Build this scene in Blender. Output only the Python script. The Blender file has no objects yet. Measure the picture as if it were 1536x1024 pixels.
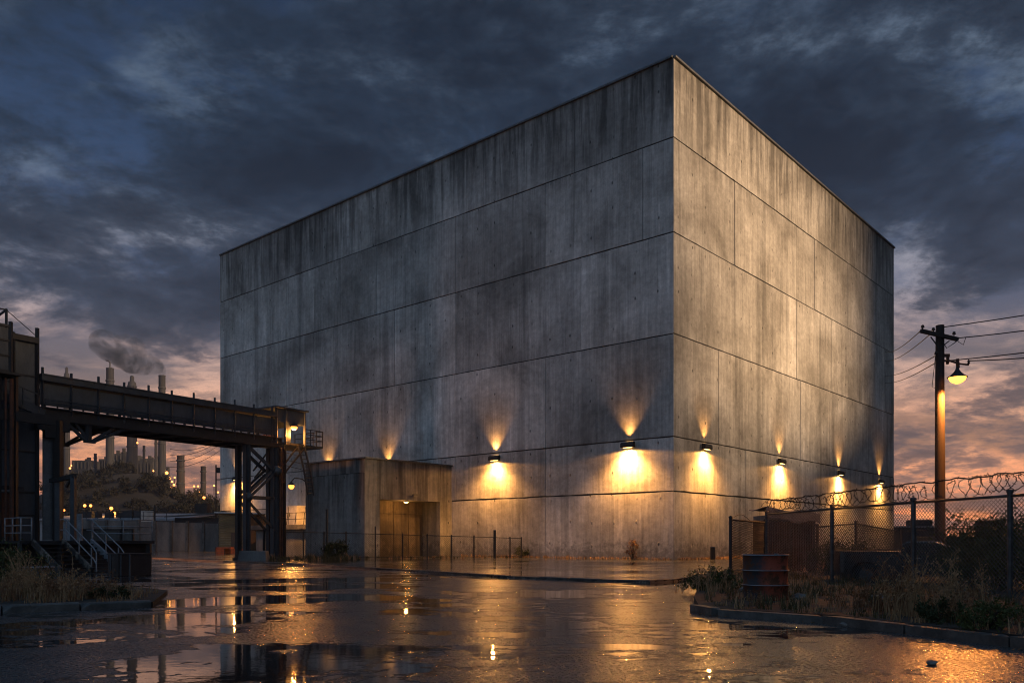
import bpy, math, random
from mathutils import Vector, Matrix
random.seed(7)
R = math.radians
sc = bpy.context.scene
COL = sc.collection
F, CX, HY, EYE = 1234.0, 768.0, 810.0, 1.4       # focal length and horizon of the photograph in its own pixels
def XP(px, Y): return (px - CX) / F * Y
def ZP(py, Y): return EYE + (HY - py) / F * Y
def PT(px, py, Y): return Vector((XP(px, Y), Y, ZP(py, Y)))
ORI = {}

# ------------------------------------------------------------------ mesh builder
class MB:
    def __init__(s): s.v = []; s.f = []; s.uv = {}; s.sm = set(); s.pan = {}
    def face(s, pts, uv=None, smooth=False, pan=None):
        b = len(s.v); s.v += [tuple(p) for p in pts]; s.f.append(tuple(range(b, b + len(pts))))
        k = len(s.f) - 1
        if uv: s.uv[k] = uv
        if smooth: s.sm.add(k)
        if pan is not None: s.pan[k] = pan
    def grid(s, rows, closed=False, smooth=True):
        b = len(s.v); n = len(rows[0])
        for r in rows: s.v += [tuple(p) for p in r]
        for i in range(len(rows) - 1):
            for j in range(n if closed else n - 1):
                j2 = (j + 1) % n
                s.f.append((b + i*n + j, b + i*n + j2, b + (i+1)*n + j2, b + (i+1)*n + j))
                if smooth: s.sm.add(len(s.f) - 1)
    def hexa(s, p):           # 8 points: bottom ring then top ring
        b = len(s.v); s.v += [tuple(q) for q in p]
        for f in ((3,2,1,0),(4,5,6,7),(0,1,5,4),(1,2,6,5),(2,3,7,6),(3,0,4,7)): s.f.append(tuple(b + i for i in f))
    def box(s, cx, cy, cz, sx, sy, sz, rz=0):
        c, n = math.cos(rz), math.sin(rz); P = []
        for z in (-sz/2, sz/2):
            for x, y in ((-sx/2,-sy/2),(sx/2,-sy/2),(sx/2,sy/2),(-sx/2,sy/2)):
                P.append((cx + x*c - y*n, cy + x*n + y*c, cz + z))
        s.hexa(P)
    def bar(s, p, q, w, h=None, up=(0,0,1)):
        p, q = Vector(p), Vector(q); h = h or w
        d = (q - p).normalized(); u = Vector(up)
        if abs(d.dot(u)) > .98: u = Vector((1,0,0))
        a = d.cross(u).normalized() * (w/2); b = a.cross(d).normalized() * (h/2)
        s.hexa([p-a-b, p+a-b, p+a+b, p-a+b, q-a-b, q+a-b, q+a+b, q-a+b])
    def tube(s, p, q, r, n=8, r2=None, caps=True):
        s.path([p, q], [r, r if r2 is None else r2], n, caps)
    def path(s, pts, r, n=6, caps=True):
        pts = [Vector(p) for p in pts]; rr = r if isinstance(r, (list, tuple)) else [r]*len(pts)
        rows = []; a = None
        for i, p in enumerate(pts):
            d = (pts[min(i+1, len(pts)-1)] - pts[max(i-1, 0)]).normalized()
            if a is None:
                u = Vector((0,0,1)) if abs(d.z) < .9 else Vector((1,0,0))
                a = d.cross(u).normalized()
            else:
                a = (a - d * a.dot(d)).normalized()
            b = d.cross(a)
            rows.append([p + (a*math.cos(2*math.pi*k/n) + b*math.sin(2*math.pi*k/n))*rr[i] for k in range(n)])
        s.grid(rows, True, n > 5)
        if caps:
            s.face(rows[0][::-1]); s.face(rows[-1])
    def lathe(s, prof, c=(0,0,0), n=20, axis='z'):
        rows = []
        for r, z in prof:
            row = []
            for k in range(n):
                a = 2*math.pi*k/n; x, y = r*math.cos(a), r*math.sin(a)
                if axis == 'z': row.append((c[0]+x, c[1]+y, c[2]+z))
                else: row.append((c[0]+x, c[1]+z, c[2]+y))
            rows.append(row)
        s.grid(rows, True, True)
    def ball(s, c, r, n=10, m=6, sz=1):
        s.lathe([(r*math.sin(math.pi*i/m)+1e-4, -r*sz*math.cos(math.pi*i/m)) for i in range(m+1)], c, n)
    def prism(s, poly, y0, y1):     # poly in x,z extruded along y
        n = len(poly)
        a = [(x, y0, z) for x, z in poly]; b = [(x, y1, z) for x, z in poly]
        s.face(a); s.face(b[::-1])
        for i in range(n):
            j = (i+1) % n; s.face([a[j], a[i], b[i], b[j]])
    def build(s, name, mat, parent=None, at=None, local=False, bevel=0):
        o0 = Vector((0,0,0)) if local else (ORI[parent] if parent else Vector(at or (0,0,0)))
        me = bpy.data.meshes.new(name)
        me.from_pydata([(v[0]-o0[0], v[1]-o0[1], v[2]-o0[2]) for v in s.v], [], s.f)
        for k in s.sm: me.polygons[k].use_smooth = True
        if s.uv:
            L = me.uv_layers.new(name='UVMap')
            for k, uvs in s.uv.items():
                for li, w in zip(me.polygons[k].loop_indices, uvs): L.data[li].uv = w
        if s.pan:
            A = me.attributes.new('panel', 'FLOAT', 'FACE')
            for k, w in s.pan.items(): A.data[k].value = w
        me.materials.append(mat); me.validate()
        o = bpy.data.objects.new(name, me); COL.objects.link(o)
        if parent: o.parent = parent; ORI[o] = ORI[parent]
        elif not local: o.location = o0; ORI[o] = o0
        else: ORI[o] = Vector((0,0,0))
        if bevel:
            m = o.modifiers.new('bevel', 'BEVEL'); m.width = bevel; m.segments = 2; m.limit_method = 'ANGLE'
        return o

def pieces(m, name, mat, parent):
    """build each separate piece of a mesh builder as a part of its own"""
    par = list(range(len(m.v)))
    def find(i):
        while par[i] != i: par[i] = par[par[i]]; i = par[i]
        return i
    for f in m.f:
        for k in f[1:]: par[find(k)] = find(f[0])
    isl = {}
    for i in range(len(m.v)): isl.setdefault(find(i), []).append(i)
    bx = [(r, [min(m.v[i][a] for i in vs) for a in range(3)], [max(m.v[i][a] for i in vs) for a in range(3)]) for r, vs in isl.items()]
    sz = [max(h[a]-l[a] for a in range(3)) for _, l, h in bx]; grp = list(range(len(bx)))
    def g(i):
        while grp[i] != i: i = grp[i]
        return i
    for i in range(len(bx)):
        for j in range(i):
            d = math.sqrt(sum(max(0, bx[i][1][a]-bx[j][2][a], bx[j][1][a]-bx[i][2][a])**2 for a in range(3)))
            if d <= max(.02, .5*max(sz[i], sz[j])): grp[g(i)] = g(j)
    root = {b[0]: g(k) for k, b in enumerate(bx)}; out = {}
    for k, f in enumerate(m.f):
        q = out.setdefault(root[find(f[0])], MB()); b = len(q.v)
        q.v += [m.v[i] for i in f]; q.f.append(tuple(range(b, b+len(f))))
        if k in m.sm: q.sm.add(len(q.f)-1)
    for q in out.values():
        seen = {}; mp = []; vv = []
        for p in q.v:
            if p not in seen: seen[p] = len(vv); vv.append(p)
            mp.append(seen[p])
        q.v = vv; q.f = [tuple(mp[i] for i in f) for f in q.f]; q.build(name, mat, parent)

def tag(o, label, cat, group=None, kind=None):
    o['label'] = label; o['category'] = cat
    if group: o['group'] = group
    if kind: o['kind'] = kind
    return o
def thing(name, label, cat, loc=(0,0,0), rz=0, group=None):
    o = bpy.data.objects.new(name, None); COL.objects.link(o)
    o.empty_display_size = .2; o.location = loc; o.rotation_euler = (0,0,rz); ORI[o] = Vector(loc)
    return tag(o, label, cat, group)
def struct(o, kind='structure'): o['kind'] = kind; return o
def dup(root, loc, rz=None, label=None, group=None):
    r = root.copy(); COL.objects.link(r); r.location = loc
    if rz is not None: r.rotation_euler = (0,0,rz)
    if label: r['label'] = label
    if group: r['group'] = group
    for ch in list(root.children):
        c = ch.copy(); COL.objects.link(c); c.parent = r
        for g in list(ch.children):
            d = g.copy(); COL.objects.link(d); d.parent = c
    return r

# ------------------------------------------------------------------ materials
class NT:
    def __init__(s, t): s.t = t
    def n(s, typ, **kw):
        x = s.t.nodes.new(typ)
        for k, v in kw.items(): setattr(x, k, v)
        return x
    def link(s, a, b): s.t.links.new(a, b)
    def put(s, sock, v):
        if hasattr(v, 'is_output') or isinstance(v, bpy.types.NodeSocket): s.link(v, sock)
        else: sock.default_value = v
    def m(s, op, a, b=None, c=None, clamp=False):
        x = s.n('ShaderNodeMath', operation=op, use_clamp=clamp); s.put(x.inputs[0], a)
        if b is not None: s.put(x.inputs[1], b)
        if c is not None: s.put(x.inputs[2], c)
        return x.outputs[0]
    def noise(s, vec, scale, detail=4, rough=.55, dist=0, dim='3D'):
        x = s.n('ShaderNodeTexNoise', noise_dimensions=dim)
        if vec is not None: s.link(vec, x.inputs['Vector'])
        x.inputs['Scale'].default_value = scale; x.inputs['Detail'].default_value = detail
        x.inputs['Roughness'].default_value = rough; x.inputs['Distortion'].default_value = dist
        return x.outputs['Fac']
    def ramp(s, f, stops, interp='LINEAR'):
        x = s.n('ShaderNodeValToRGB'); s.link(f, x.inputs[0]); cr = x.color_ramp; cr.interpolation = interp
        while len(cr.elements) < len(stops): cr.elements.new(.5)
        for e, (p, c) in zip(cr.elements, stops):
            e.position = p; e.color = (c, c, c, 1) if not isinstance(c, (tuple, list)) else (*c, 1)
        return x.outputs['Color']
    def step(s, v, a, b):
        x = s.n('ShaderNodeMapRange', interpolation_type='SMOOTHSTEP'); s.put(x.inputs[0], v)
        x.inputs[1].default_value = a; x.inputs[2].default_value = b
        return x.outputs[0]
    def mapr(s, v, a, b, c, d):
        x = s.n('ShaderNodeMapRange'); s.put(x.inputs[0], v)
        for i, w in enumerate((a, b, c, d)): x.inputs[i+1].default_value = w
        return x.outputs[0]
    def mix(s, f, a, b, typ='MIX'):
        x = s.n('ShaderNodeMix', data_type='RGBA', blend_type=typ)
        s.put(x.inputs[0], f)
        for i, v in ((6, a), (7, b)):
            if isinstance(v, tuple) and len(v) == 3: v = (*v, 1)
            s.put(x.inputs[i], v)
        return x.outputs[2]
    def scale(s, vec, v):
        x = s.n('ShaderNodeVectorMath', operation='MULTIPLY'); s.link(vec, x.inputs[0]); x.inputs[1].default_value = v
        return x.outputs[0]
    def bump(s, h, strength=.3, dist=.02, normal=None):
        x = s.n('ShaderNodeBump'); x.inputs['Strength'].default_value = strength
        x.inputs['Distance'].default_value = dist; s.put(x.inputs['Height'], h)
        if normal: s.link(normal, x.inputs['Normal'])
        return x.outputs[0]
def newmat(name):
    m = bpy.data.materials.new(name); m.use_nodes = True
    t = m.node_tree; b = t.nodes['Principled BSDF']
    return m, NT(t), b
def obj_co(N): return N.n('ShaderNodeTexCoord').outputs['Object']

def simple(name, col, col2=None, rough=.6, metal=0, scale=3.0, bump=.15, bscale=None, stretch=(1,1,1), rust=None, rust_amt=.5, spec=.5, lo=.35, hi=.68):
    """two-tone noise surface, optionally with rust patches, bumped"""
    m, N, b = newmat(name)
    co = N.scale(obj_co(N), stretch)
    n1 = N.noise(co, scale, 6, .62)
    col2 = col2 or tuple(c*.6 for c in col)
    c = N.mix(N.step(n1, lo, hi), col2, col)
    n2 = N.noise(co, (bscale or scale*9), 5, .6)
    c = N.mix(N.mapr(n2, .3, .7, .0, .35), c, tuple(x*.55 for x in col2))
    r = N.mapr(n2, .3, .7, rough-.1, rough+.12)
    if rust:
        n3 = N.noise(co, scale*1.7, 8, .7)
        k = N.step(n3, rust_amt, rust_amt+.12)
        c = N.mix(k, c, N.mix(n2, rust, tuple(x*.4 for x in rust)))
        r = N.m('MAXIMUM', r, N.m('MULTIPLY', k, .85))
        b.inputs['Metallic'].default_value = 0 if metal == 0 else metal*.5
    else:
        b.inputs['Metallic'].default_value = metal
    N.link(c, b.inputs['Base Color']); N.put(b.inputs['Roughness'], r)
    b.inputs['Specular IOR Level'].default_value = spec
    N.link(N.bump(n2, bump, .01), b.inputs['Normal'])
    return m
def emit(name, col, strength):
    m = bpy.data.materials.new(name); m.use_nodes = True
    b = m.node_tree.nodes['Principled BSDF']
    b.inputs['Base Color'].default_value = (.8,.7,.5,1)
    b.inputs['Emission Color'].default_value = (*col, 1); b.inputs['Emission Strength'].default_value = strength
    return m

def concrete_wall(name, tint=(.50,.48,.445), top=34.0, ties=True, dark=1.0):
    """board-marked concrete; UV in metres (along the wall, height)"""
    m, N, b = newmat(name)
    uv = N.n('ShaderNodeTexCoord').outputs['UV']
    sep = N.n('ShaderNodeSeparateXYZ'); N.link(uv, sep.inputs[0]); U, V = sep.outputs[0], sep.outputs[1]
    pan = N.n('ShaderNodeAttribute', attribute_name='panel').outputs['Fac']
    off = N.n('ShaderNodeCombineXYZ'); N.link(N.m('MULTIPLY', pan, 37.0), off.inputs[2])
    add = N.n('ShaderNodeVectorMath', operation='ADD'); N.link(uv, add.inputs[0]); N.link(off.outputs[0], add.inputs[1])
    pv = add.outputs[0]
    streak = N.noise(N.scale(pv, (1.3, .09, 1)), 1.0, 7, .68, .3)
    fine = N.noise(N.scale(pv, (5.0, .22, 1)), 1.0, 6, .72)
    run = N.noise(N.scale(uv, (.62, .022, 1)), 1.0, 3, .6, .25)
    blotch = N.noise(uv, .16, 7, .62, .4)
    grain = N.noise(uv, 2.2, 9, .75)
    pits = N.noise(uv, 11, 3, .6)
    # boards of 0.22 m
    bid = N.m('FLOOR', N.m('DIVIDE', U, .24))
    wn = N.n('ShaderNodeTexWhiteNoise', noise_dimensions='2D')
    cb = N.n('ShaderNodeCombineXYZ'); N.link(bid, cb.inputs[0]); N.link(pan, cb.inputs[1]); N.link(cb.outputs[0], wn.inputs['Vector'])
    board = wn.outputs['Value']
    fr = N.m('ABSOLUTE', N.m('SUBTRACT', N.m('FRACT', N.m('DIVIDE', U, .24)), .5))
    seam = N.step(fr, .44, .5)
    seam = N.m('MULTIPLY', seam, N.step(N.noise(N.scale(pv, (4.2, .12, 1)), 1, 3, .6), .45, .66))
    v = N.mapr(streak, .25, .75, .62, 1.22)
    v = N.m('MULTIPLY', v, N.mapr(fine, .28, .72, .76, 1.18))
    v = N.m('MULTIPLY', v, N.mapr(blotch, .32, .68, .50, 1.36))
    v = N.m('MULTIPLY', v, N.mapr(grain, .28, .72, .70, 1.26))
    v = N.m('MULTIPLY', v, N.mapr(board, 0, 1, .94, 1.04))
    v = N.m('MULTIPLY', v, N.mapr(pan, 0, 1, .80, 1.14))
    # rain stains from the roof edge, painted shade along the top, broad soot-dark bands
    hang = N.m('MULTIPLY', N.step(streak, .40, .60), N.step(V, top - 12, top))
    v = N.m('MULTIPLY', v, N.mapr(hang, 0, 1, 1, .38))
    v = N.m('MULTIPLY', v, N.mapr(N.step(N.m('ADD', V, N.mapr(streak, .3, .7, -2.5, 2.5)), top - 7, top + 2), 0, 1, 1, .55))
    v = N.m('MULTIPLY', v, N.mapr(N.step(run, .54, .70), 0, 1, 1, .64))
    v = N.m('MULTIPLY', v, N.mapr(seam, 0, 1, 1, .68))
    # damp, grimy foot of the wall with a ragged edge
    foot = N.m('SUBTRACT', 1.0, N.step(N.m('ADD', V, N.mapr(grain, .3, .7, -.7, .7)), .2, 1.5))
    v = N.m('MULTIPLY', v, N.mapr(foot, 0, 1, 1, .55))
    h = N.m('ADD', N.m('MULTIPLY', fine, .6), N.m('MULTIPLY', grain, .5))
    h = N.m('SUBTRACT', h, N.m('MULTIPLY', seam, .5))
    pit = N.step(pits, .66, .74)
    v = N.m('MULTIPLY', v, N.mapr(pit, 0, 1, 1, .55))
    h = N.m('SUBTRACT', h, N.m('MULTIPLY', pit, .7))
    if ties:
        cu = N.m('DIVIDE', U, 1.9); cv = N.m('DIVIDE', V, 1.72)
        ci = N.n('ShaderNodeCombineXYZ'); N.link(N.m('FLOOR', cu), ci.inputs[0]); N.link(N.m('FLOOR', cv), ci.inputs[1])
        w2 = N.n('ShaderNodeTexWhiteNoise', noise_dimensions='2D'); N.link(ci.outputs[0], w2.inputs['Vector'])
        jit = N.m('MULTIPLY', N.m('SUBTRACT', w2.outputs['Value'], .5), .5)
        du = N.m('MULTIPLY', N.m('SUBTRACT', N.m('SUBTRACT', N.m('FRACT', cu), .5), N.m('MULTIPLY', jit, .5)), 1.9)
        dv = N.m('MULTIPLY', N.m('SUBTRACT', N.m('SUBTRACT', N.m('FRACT', cv), .5), jit), 1.0)
        d = N.m('SQRT', N.m('ADD', N.m('MULTIPLY', du, du), N.m('MULTIPLY', dv, dv)))
        hole = N.m('MULTIPLY', N.m('SUBTRACT', 1.0, N.step(d, .035, .085)), N.step(w2.outputs['Value'], .35, .9))
        v = N.m('MULTIPLY', v, N.mapr(hole, 0, 1, 1, .3)); h = N.m('SUBTRACT', h, N.m('MULTIPLY', hole, 2.0))
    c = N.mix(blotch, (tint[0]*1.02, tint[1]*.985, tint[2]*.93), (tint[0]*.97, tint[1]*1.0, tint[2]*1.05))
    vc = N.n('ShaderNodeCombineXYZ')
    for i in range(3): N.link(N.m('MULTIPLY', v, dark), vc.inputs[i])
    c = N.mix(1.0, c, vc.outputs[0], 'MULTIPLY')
    N.link(c, b.inputs['Base Color'])
    N.put(b.inputs['Roughness'], N.mapr(streak, .3, .7, .62, .9)); b.inputs['Specular IOR Level'].default_value = .3
    N.link(N.bump(h, .55, .05), b.inputs['Normal'])
    return m

def asphalt(name, base=(.075,.074,.074), puddle_lo=.495, puddle_hi=.535, pscale=.21, agg=1.0, rough=(.12,.27)):
    m, N, b = newmat(name)
    co = obj_co(N)
    big = N.noise(N.scale(co, (.62, 1.0, 1)), pscale, 5, .62, .8)
    mid = N.noise(N.scale(co, (.7, 1.0, 1)), pscale*5, 5, .65, .4)
    fin = N.noise(N.scale(co, (.8, 1.0, 1)), pscale*17, 4, .62)
    lvl = N.m('ADD', N.m('ADD', big, N.m('MULTIPLY', N.m('SUBTRACT', mid, .5), .42)), N.m('MULTIPLY', N.m('SUBTRACT', fin, .5), .20))
    pud = N.step(lvl, puddle_lo, puddle_hi)
    grit = N.noise(co, 22, 4, .62)
    vor = N.n('ShaderNodeTexVoronoi'); N.link(co, vor.inputs['Vector']); vor.inputs['Scale'].default_value = 58
    stone = vor.outputs['Distance']
    wear = N.noise(co, .8, 6, .65)
    c = N.mix(N.step(grit, .40, .62), tuple(x*.35 for x in base), tuple(x*1.7 for x in base))
    c = N.mix(N.step(wear, .42, .62), c, N.mix(.5, c, tuple(x*.5 for x in base)))
    wv = N.n('ShaderNodeTexNoise'); N.link(co, wv.inputs['Vector']); wv.inputs['Scale'].default_value = 1.4; wv.inputs['Detail'].default_value = 5
    ws = N.n('ShaderNodeVectorMath', operation='MULTIPLY_ADD'); N.link(wv.outputs['Color'], ws.inputs[0]); ws.inputs[1].default_value = (.9,.9,0); N.link(co, ws.inputs[2])
    ck = N.n('ShaderNodeTexVoronoi', feature='DISTANCE_TO_EDGE'); N.link(ws.outputs[0], ck.inputs['Vector']); ck.inputs['Scale'].default_value = .33
    crack = N.m('MULTIPLY', N.m('SUBTRACT', 1.0, N.step(ck.outputs['Distance'], .004, .014)), N.step(wear, .40, .55))
    c = N.mix(N.m('MULTIPLY', crack, .85), c, (.006,.006,.006))
    c = N.mix(N.m('MULTIPLY', pud, .75), c, (.008,.0085,.009))
    N.link(c, b.inputs['Base Color'])
    r = N.m('ADD', N.mapr(wear, .3, .7, rough[0], rough[1]), N.mapr(grit, .40, .62, .18, -.08))
    r = N.m('ADD', N.m('MULTIPLY', r, N.m('SUBTRACT', 1.0, pud)), N.m('MULTIPLY', pud, .035))
    N.put(b.inputs['Roughness'], r)
    b.inputs['IOR'].default_value = 1.40
    lump = N.noise(co, 2.0, 3, .5)
    mids = N.noise(co, 7.5, 3, .6)
    h = N.m('ADD', N.m('MULTIPLY', grit, .0060*agg), N.m('MULTIPLY', stone, -.0008*agg))
    h = N.m('ADD', h, N.m('MULTIPLY', mids, .0078*agg))
    h = N.m('ADD', h, N.m('MULTIPLY', lump, .009*agg))
    h = N.m('MULTIPLY', h, N.m('SUBTRACT', 1.0, N.m('MULTIPLY', pud, .985)))
    rip = N.noise(co, 5.0, 3, .5)
    h = N.m('ADD', h, N.m('MULTIPLY', N.m('MULTIPLY', rip, pud), .0010))
    N.link(N.bump(h, 1.0, 1.0), b.inputs['Normal'])
    return m

def foliage(name, a, bcol, rough=.7):
    m, N, b = newmat(name)
    rnd = N.n('ShaderNodeNewGeometry').outputs['Random Per Island']
    n1 = N.noise(obj_co(N), 1.6, 3)
    c = N.mix(N.m('MULTIPLY', N.m('ADD', rnd, n1), .55), a, bcol)
    N.link(c, b.inputs['Base Color']); b.inputs['Roughness'].default_value = rough
    b.inputs['Specular IOR Level'].default_value = .25
    return m

M = {}
M['concrete'] = concrete_wall('board_marked_concrete')
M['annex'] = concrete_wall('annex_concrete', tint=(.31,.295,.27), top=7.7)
M['kerb'] = simple('kerb_concrete', (.12,.115,.105), (.035,.034,.031), .55, scale=1.7, bump=.8, bscale=20)
M['plain_concrete'] = simple('stained_concrete', (.20,.195,.185), (.10,.10,.097), .8, scale=.7, bump=.4, bscale=9, stretch=(1,1,.35))
M['asphalt'] = asphalt('wet_asphalt')
M['apron'] = asphalt('wet_concrete_apron', base=(.075,.072,.066), puddle_lo=.47, puddle_hi=.60, pscale=.24, agg=.22, rough=(.08,.15))
M['earth'] = simple('dark_earth', (.045,.038,.028), (.018,.016,.012), .9, scale=.6, bump=.6, bscale=7)
M['steel'] = simple('dark_blue_grey_steel', (.040,.052,.066), (.020,.027,.035), .55, scale=1.2, bump=.12, rust=(.10,.045,.02), rust_amt=.60)
M['panel'] = simple('weathered_steel_sheet', (.055,.072,.090), (.032,.043,.055), .55, scale=.8, bump=.12, stretch=(1,1,.4), rust=(.09,.045,.025), rust_amt=.66)
M['black'] = simple('sooty_black_steel', (.018,.018,.019), (.009,.009,.010), .6, scale=2, bump=.2, rust=(.06,.025,.012), rust_amt=.62)
M['galv'] = simple('galvanised_steel', (.14,.145,.15), (.075,.078,.08), .5, .6, scale=6, bump=.1)
M['fence'] = simple('dark_galvanised_wire', (.10,.102,.105), (.05,.05,.052), .5, .5, scale=5, bump=.1)
M['rail'] = simple('pale_grey_painted_rail', (.30,.33,.37), (.16,.18,.20), .5, scale=4, bump=.1, rust=(.12,.05,.02), rust_amt=.62)
M['rusty'] = simple('rusty_plate', (.16,.06,.03), (.07,.03,.018), .85, scale=2.5, bump=.5)
M['redrust'] = simple('red_brown_rusting_sheet', (.075,.022,.016), (.035,.014,.010), .75, scale=1.5, bump=.4, rust=(.05,.022,.012), rust_amt=.52, stretch=(1,1,.4))
M['canvas'] = simple('grey_tarpaulin', (.17,.18,.19), (.08,.085,.09), .8, scale=1.6, bump=.4)
M['wood'] = simple('weathered_pole_wood', (.052,.029,.018), (.022,.013,.009), .8, scale=3.5, bump=.6, bscale=12, stretch=(1,1,.07))
M['siding'] = simple('ochre_boards', (.26,.17,.06), (.13,.085,.03), .7, scale=1.2, bump=.3, stretch=(.3,.3,2))
M['corr'] = simple('brown_corrugated_sheet', (.12,.065,.035), (.06,.035,.02), .6, scale=1.2, bump=.2, stretch=(1,1,.2))
M['orange'] = simple('faded_orange_paint', (.42,.12,.035), (.22,.06,.02), .6, scale=2, bump=.2)
M['white'] = simple('off_white_paint', (.62,.60,.55), (.42,.40,.36), .6, scale=1.5, bump=.1)
M['pale'] = simple('pale_wet_roof_sheet', (.36,.36,.37), (.22,.22,.23), .5, scale=.25, bump=.1)
M['glass'] = simple('dark_window_glass', (.012,.014,.016), (.008,.009,.010), .12, scale=2, bump=.02)
M['carpaint'] = simple('dusty_black_car_paint', (.020,.020,.022), (.012,.012,.013), .32, scale=2, bump=.03)
M['tyre'] = simple('tyre_rubber', (.016,.016,.016), None, .85, scale=6, bump=.3)
M['chrome'] = simple('dull_chrome', (.45,.45,.46), (.3,.3,.31), .25, .9, scale=4, bump=.05)
M['stack'] = simple('stack_concrete', (.028,.032,.040), (.018,.021,.027), .8, scale=.05, bump=.1, stretch=(1,1,.3))
M['plant'] = simple('plant_cladding', (.04,.043,.05), (.025,.027,.032), .8, scale=.06, bump=.1)
M['stackred'] = simple('brick_stack', (.04,.03,.028), (.025,.02,.02), .85, scale=.06, bump=.1)
M['hill'] = simple('scrub_hill', (.008,.0085,.008), (.004,.004,.004), .95, scale=.08, bump=.9, bscale=.6)
M['barrel'] = None
M['green'] = foliage('green_leaves', (.030,.045,.012), (.075,.085,.025))
M['darkgreen'] = foliage('dark_green_leaves', (.016,.026,.010), (.045,.055,.018))
M['dry'] = foliage('dry_straw', (.20,.115,.055), (.42,.26,.13))
M['drydark'] = foliage('russet_dry_weeds', (.10,.05,.025), (.25,.125,.06))
M['grass'] = foliage('dull_grass', (.030,.036,.012), (.095,.080,.035))
M['hilltree'] = foliage('far_scrub_leaves', (.005,.006,.005), (.012,.013,.009))
M['bark'] = simple('bark', (.06,.045,.03), (.03,.022,.016), .9, scale=4, bump=.5)
M['ceramic'] = simple('brown_insulator', (.05,.025,.015), None, .2, scale=4, bump=.02)
M['stone'] = simple('pale_stone', (.26,.25,.23), (.13,.125,.12), .8, scale=5, bump=.5)
M['wire'] = simple('black_cable', (.012,.012,.012), None, .5, scale=3, bump=.05)
M['lens'] = emit('lit_lamp_lens', (1, .55, .16), 6)
M['bulb'] = emit('sodium_bulb', (1, .30, .045), 2.6)
M['farbulb'] = emit('far_sodium_lamp', (1, .27, .035), 2.6)
M['farred'] = emit('far_red_lamp', (1, .14, .02), 6)

def barrel_mat():
    m, N, b = newmat('rusted_red_and_blue_drum_paint')
    co = obj_co(N)
    sep = N.n('ShaderNodeSeparateXYZ'); N.link(co, sep.inputs[0])
    n1 = N.noise(co, 3.5, 7, .7); n2 = N.noise(co, 16, 6, .7)
    side = N.step(N.m('ADD', sep.outputs[0], N.m('MULTIPLY', N.m('SUBTRACT', n1, .5), .7)), -.34, -.08)
    c = N.mix(side, (.032,.032,.038), (.27,.055,.028))
    c = N.mix(N.step(n1, .46, .58), c, N.mix(n2, (.13,.048,.02), (.04,.018,.012)))
    c = N.mix(N.step(n2, .62, .70), c, (.05,.025,.015))
    N.link(c, b.inputs['Base Color']); N.put(b.inputs['Roughness'], N.mapr(n1, .4, .6, .6, .9)); b.inputs['Specular IOR Level'].default_value = .25
    N.link(N.bump(n2, .35, .01), b.inputs['Normal'])
    return m
M['barrel'] = barrel_mat()

# ------------------------------------------------------------------ ground
C = Vector((XP(1010, 55.7), 55.7, 0))
uL = Vector((-.7532, .6578, 0)); uR = Vector((.6576, .7534, 0))      # along the two visible faces, away from the corner
nL = Vector((-.6578, -.7532, 0)); nR = Vector((.7534, -.6576, 0))    # outward
HT = 34.0
def tL(px): r = (px-CX)/F; return (C.x - r*C.y) / (r*uL.y - uL.x)
def tR(px): r = (px-CX)/F; return (C.x - r*C.y) / (r*uR.y - uR.x)

g = MB(); g.face([(-900,-200,-.004),(900,-200,-.004),(900,1500,-.004),(-900,1500,-.004)])
struct(g.build('ground', M['earth']))
a = MB(); a.face([(-75,-30,0),(60,-30,0),(60,130,0),(-75,130,0)])
struct(a.build('asphalt_yard', M['asphalt']))

def slab(name, outline, z0, z1, mat, at=(0,0,0)):
    m = MB(); n = len(outline)
    top = [(x, y, z1) for x, y in outline]; m.face(top)
    for i in range(n):
        j = (i+1) % n
        m.face([(*outline[i], z0), (*outline[j], z0), (*outline[j], z1), (*outline[i], z1)])
    return m.build(name, mat, at=at)
# raised concrete apron in front of the box, with its kerb
kl = [(XP(335, 52.5), 52.5), (XP(440,47.2), 47.2), (XP(600,37.5),37.5), (XP(760,30.4),30.4), (XP(900,27.6),27.6), (XP(975,26.9),26.9), (XP(1010,27.8),27.8), (XP(1040,30.0),30.0), (XP(1075,34),34.0)]
out = kl + [(XP(1120,43), 43), (30, 60), (48, 90), (-45, 104), (-36, 75)]
apron = slab('concrete_apron', out, -.02, .085, M['apron']); struct(apron)
def kerb_run(name, pts, h, w, mat, inward=1, gap=.035, seg=1.5):
    """kerb stones laid along a polyline; outward side on the right of travel"""
    m = MB()
    for (x0, y0), (x1, y1) in zip(pts[:-1], pts[1:]):
        p, q = Vector((x0, y0, 0)), Vector((x1, y1, 0)); L = (q-p).length; d = (q-p)/L; nrm = Vector((-d.y, d.x, 0))*inward
        k = max(1, round(L/seg))
        for i in range(k):
            a0 = p + d*(L*i/k + gap/2); a1 = p + d*(L*(i+1)/k - gap/2)
            dz = random.uniform(-.012, .012); dn = nrm*random.uniform(-.015,.015)
            b = .025
            broken = random.random() < .16
            def ring(c, e):
                t = random.uniform(-.012,.012); cz = (random.uniform(.03,.075) if (e and random.random() < .5) or (broken and random.random() < .6) else 0)
                hh = h + dz - cz; bb = b + cz*.8 + random.uniform(0,.012)
                return [c+dn+Vector((0,0,-.05)), c+dn+nrm*(.012+t*.6)+Vector((0,0,max(.02,hh-bb))), c+dn+nrm*(.012+bb)+Vector((0,0,hh)), c+dn+nrm*w+Vector((0,0,h+dz)), c+dn+nrm*w+Vector((0,0,-.05))]
            nq = 8; rs_ = [ring(a0.lerp(a1, q/nq), q in (0, nq)) for q in range(nq+1)]
            m.grid(rs_, True, False); m.face(rs_[0][::-1]); m.face(rs_[-1])
    return struct(m.build(name, mat))
kerb_run('apron_kerb', kl, .10, .18, M['kerb'], -1 if False else 1)

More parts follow.
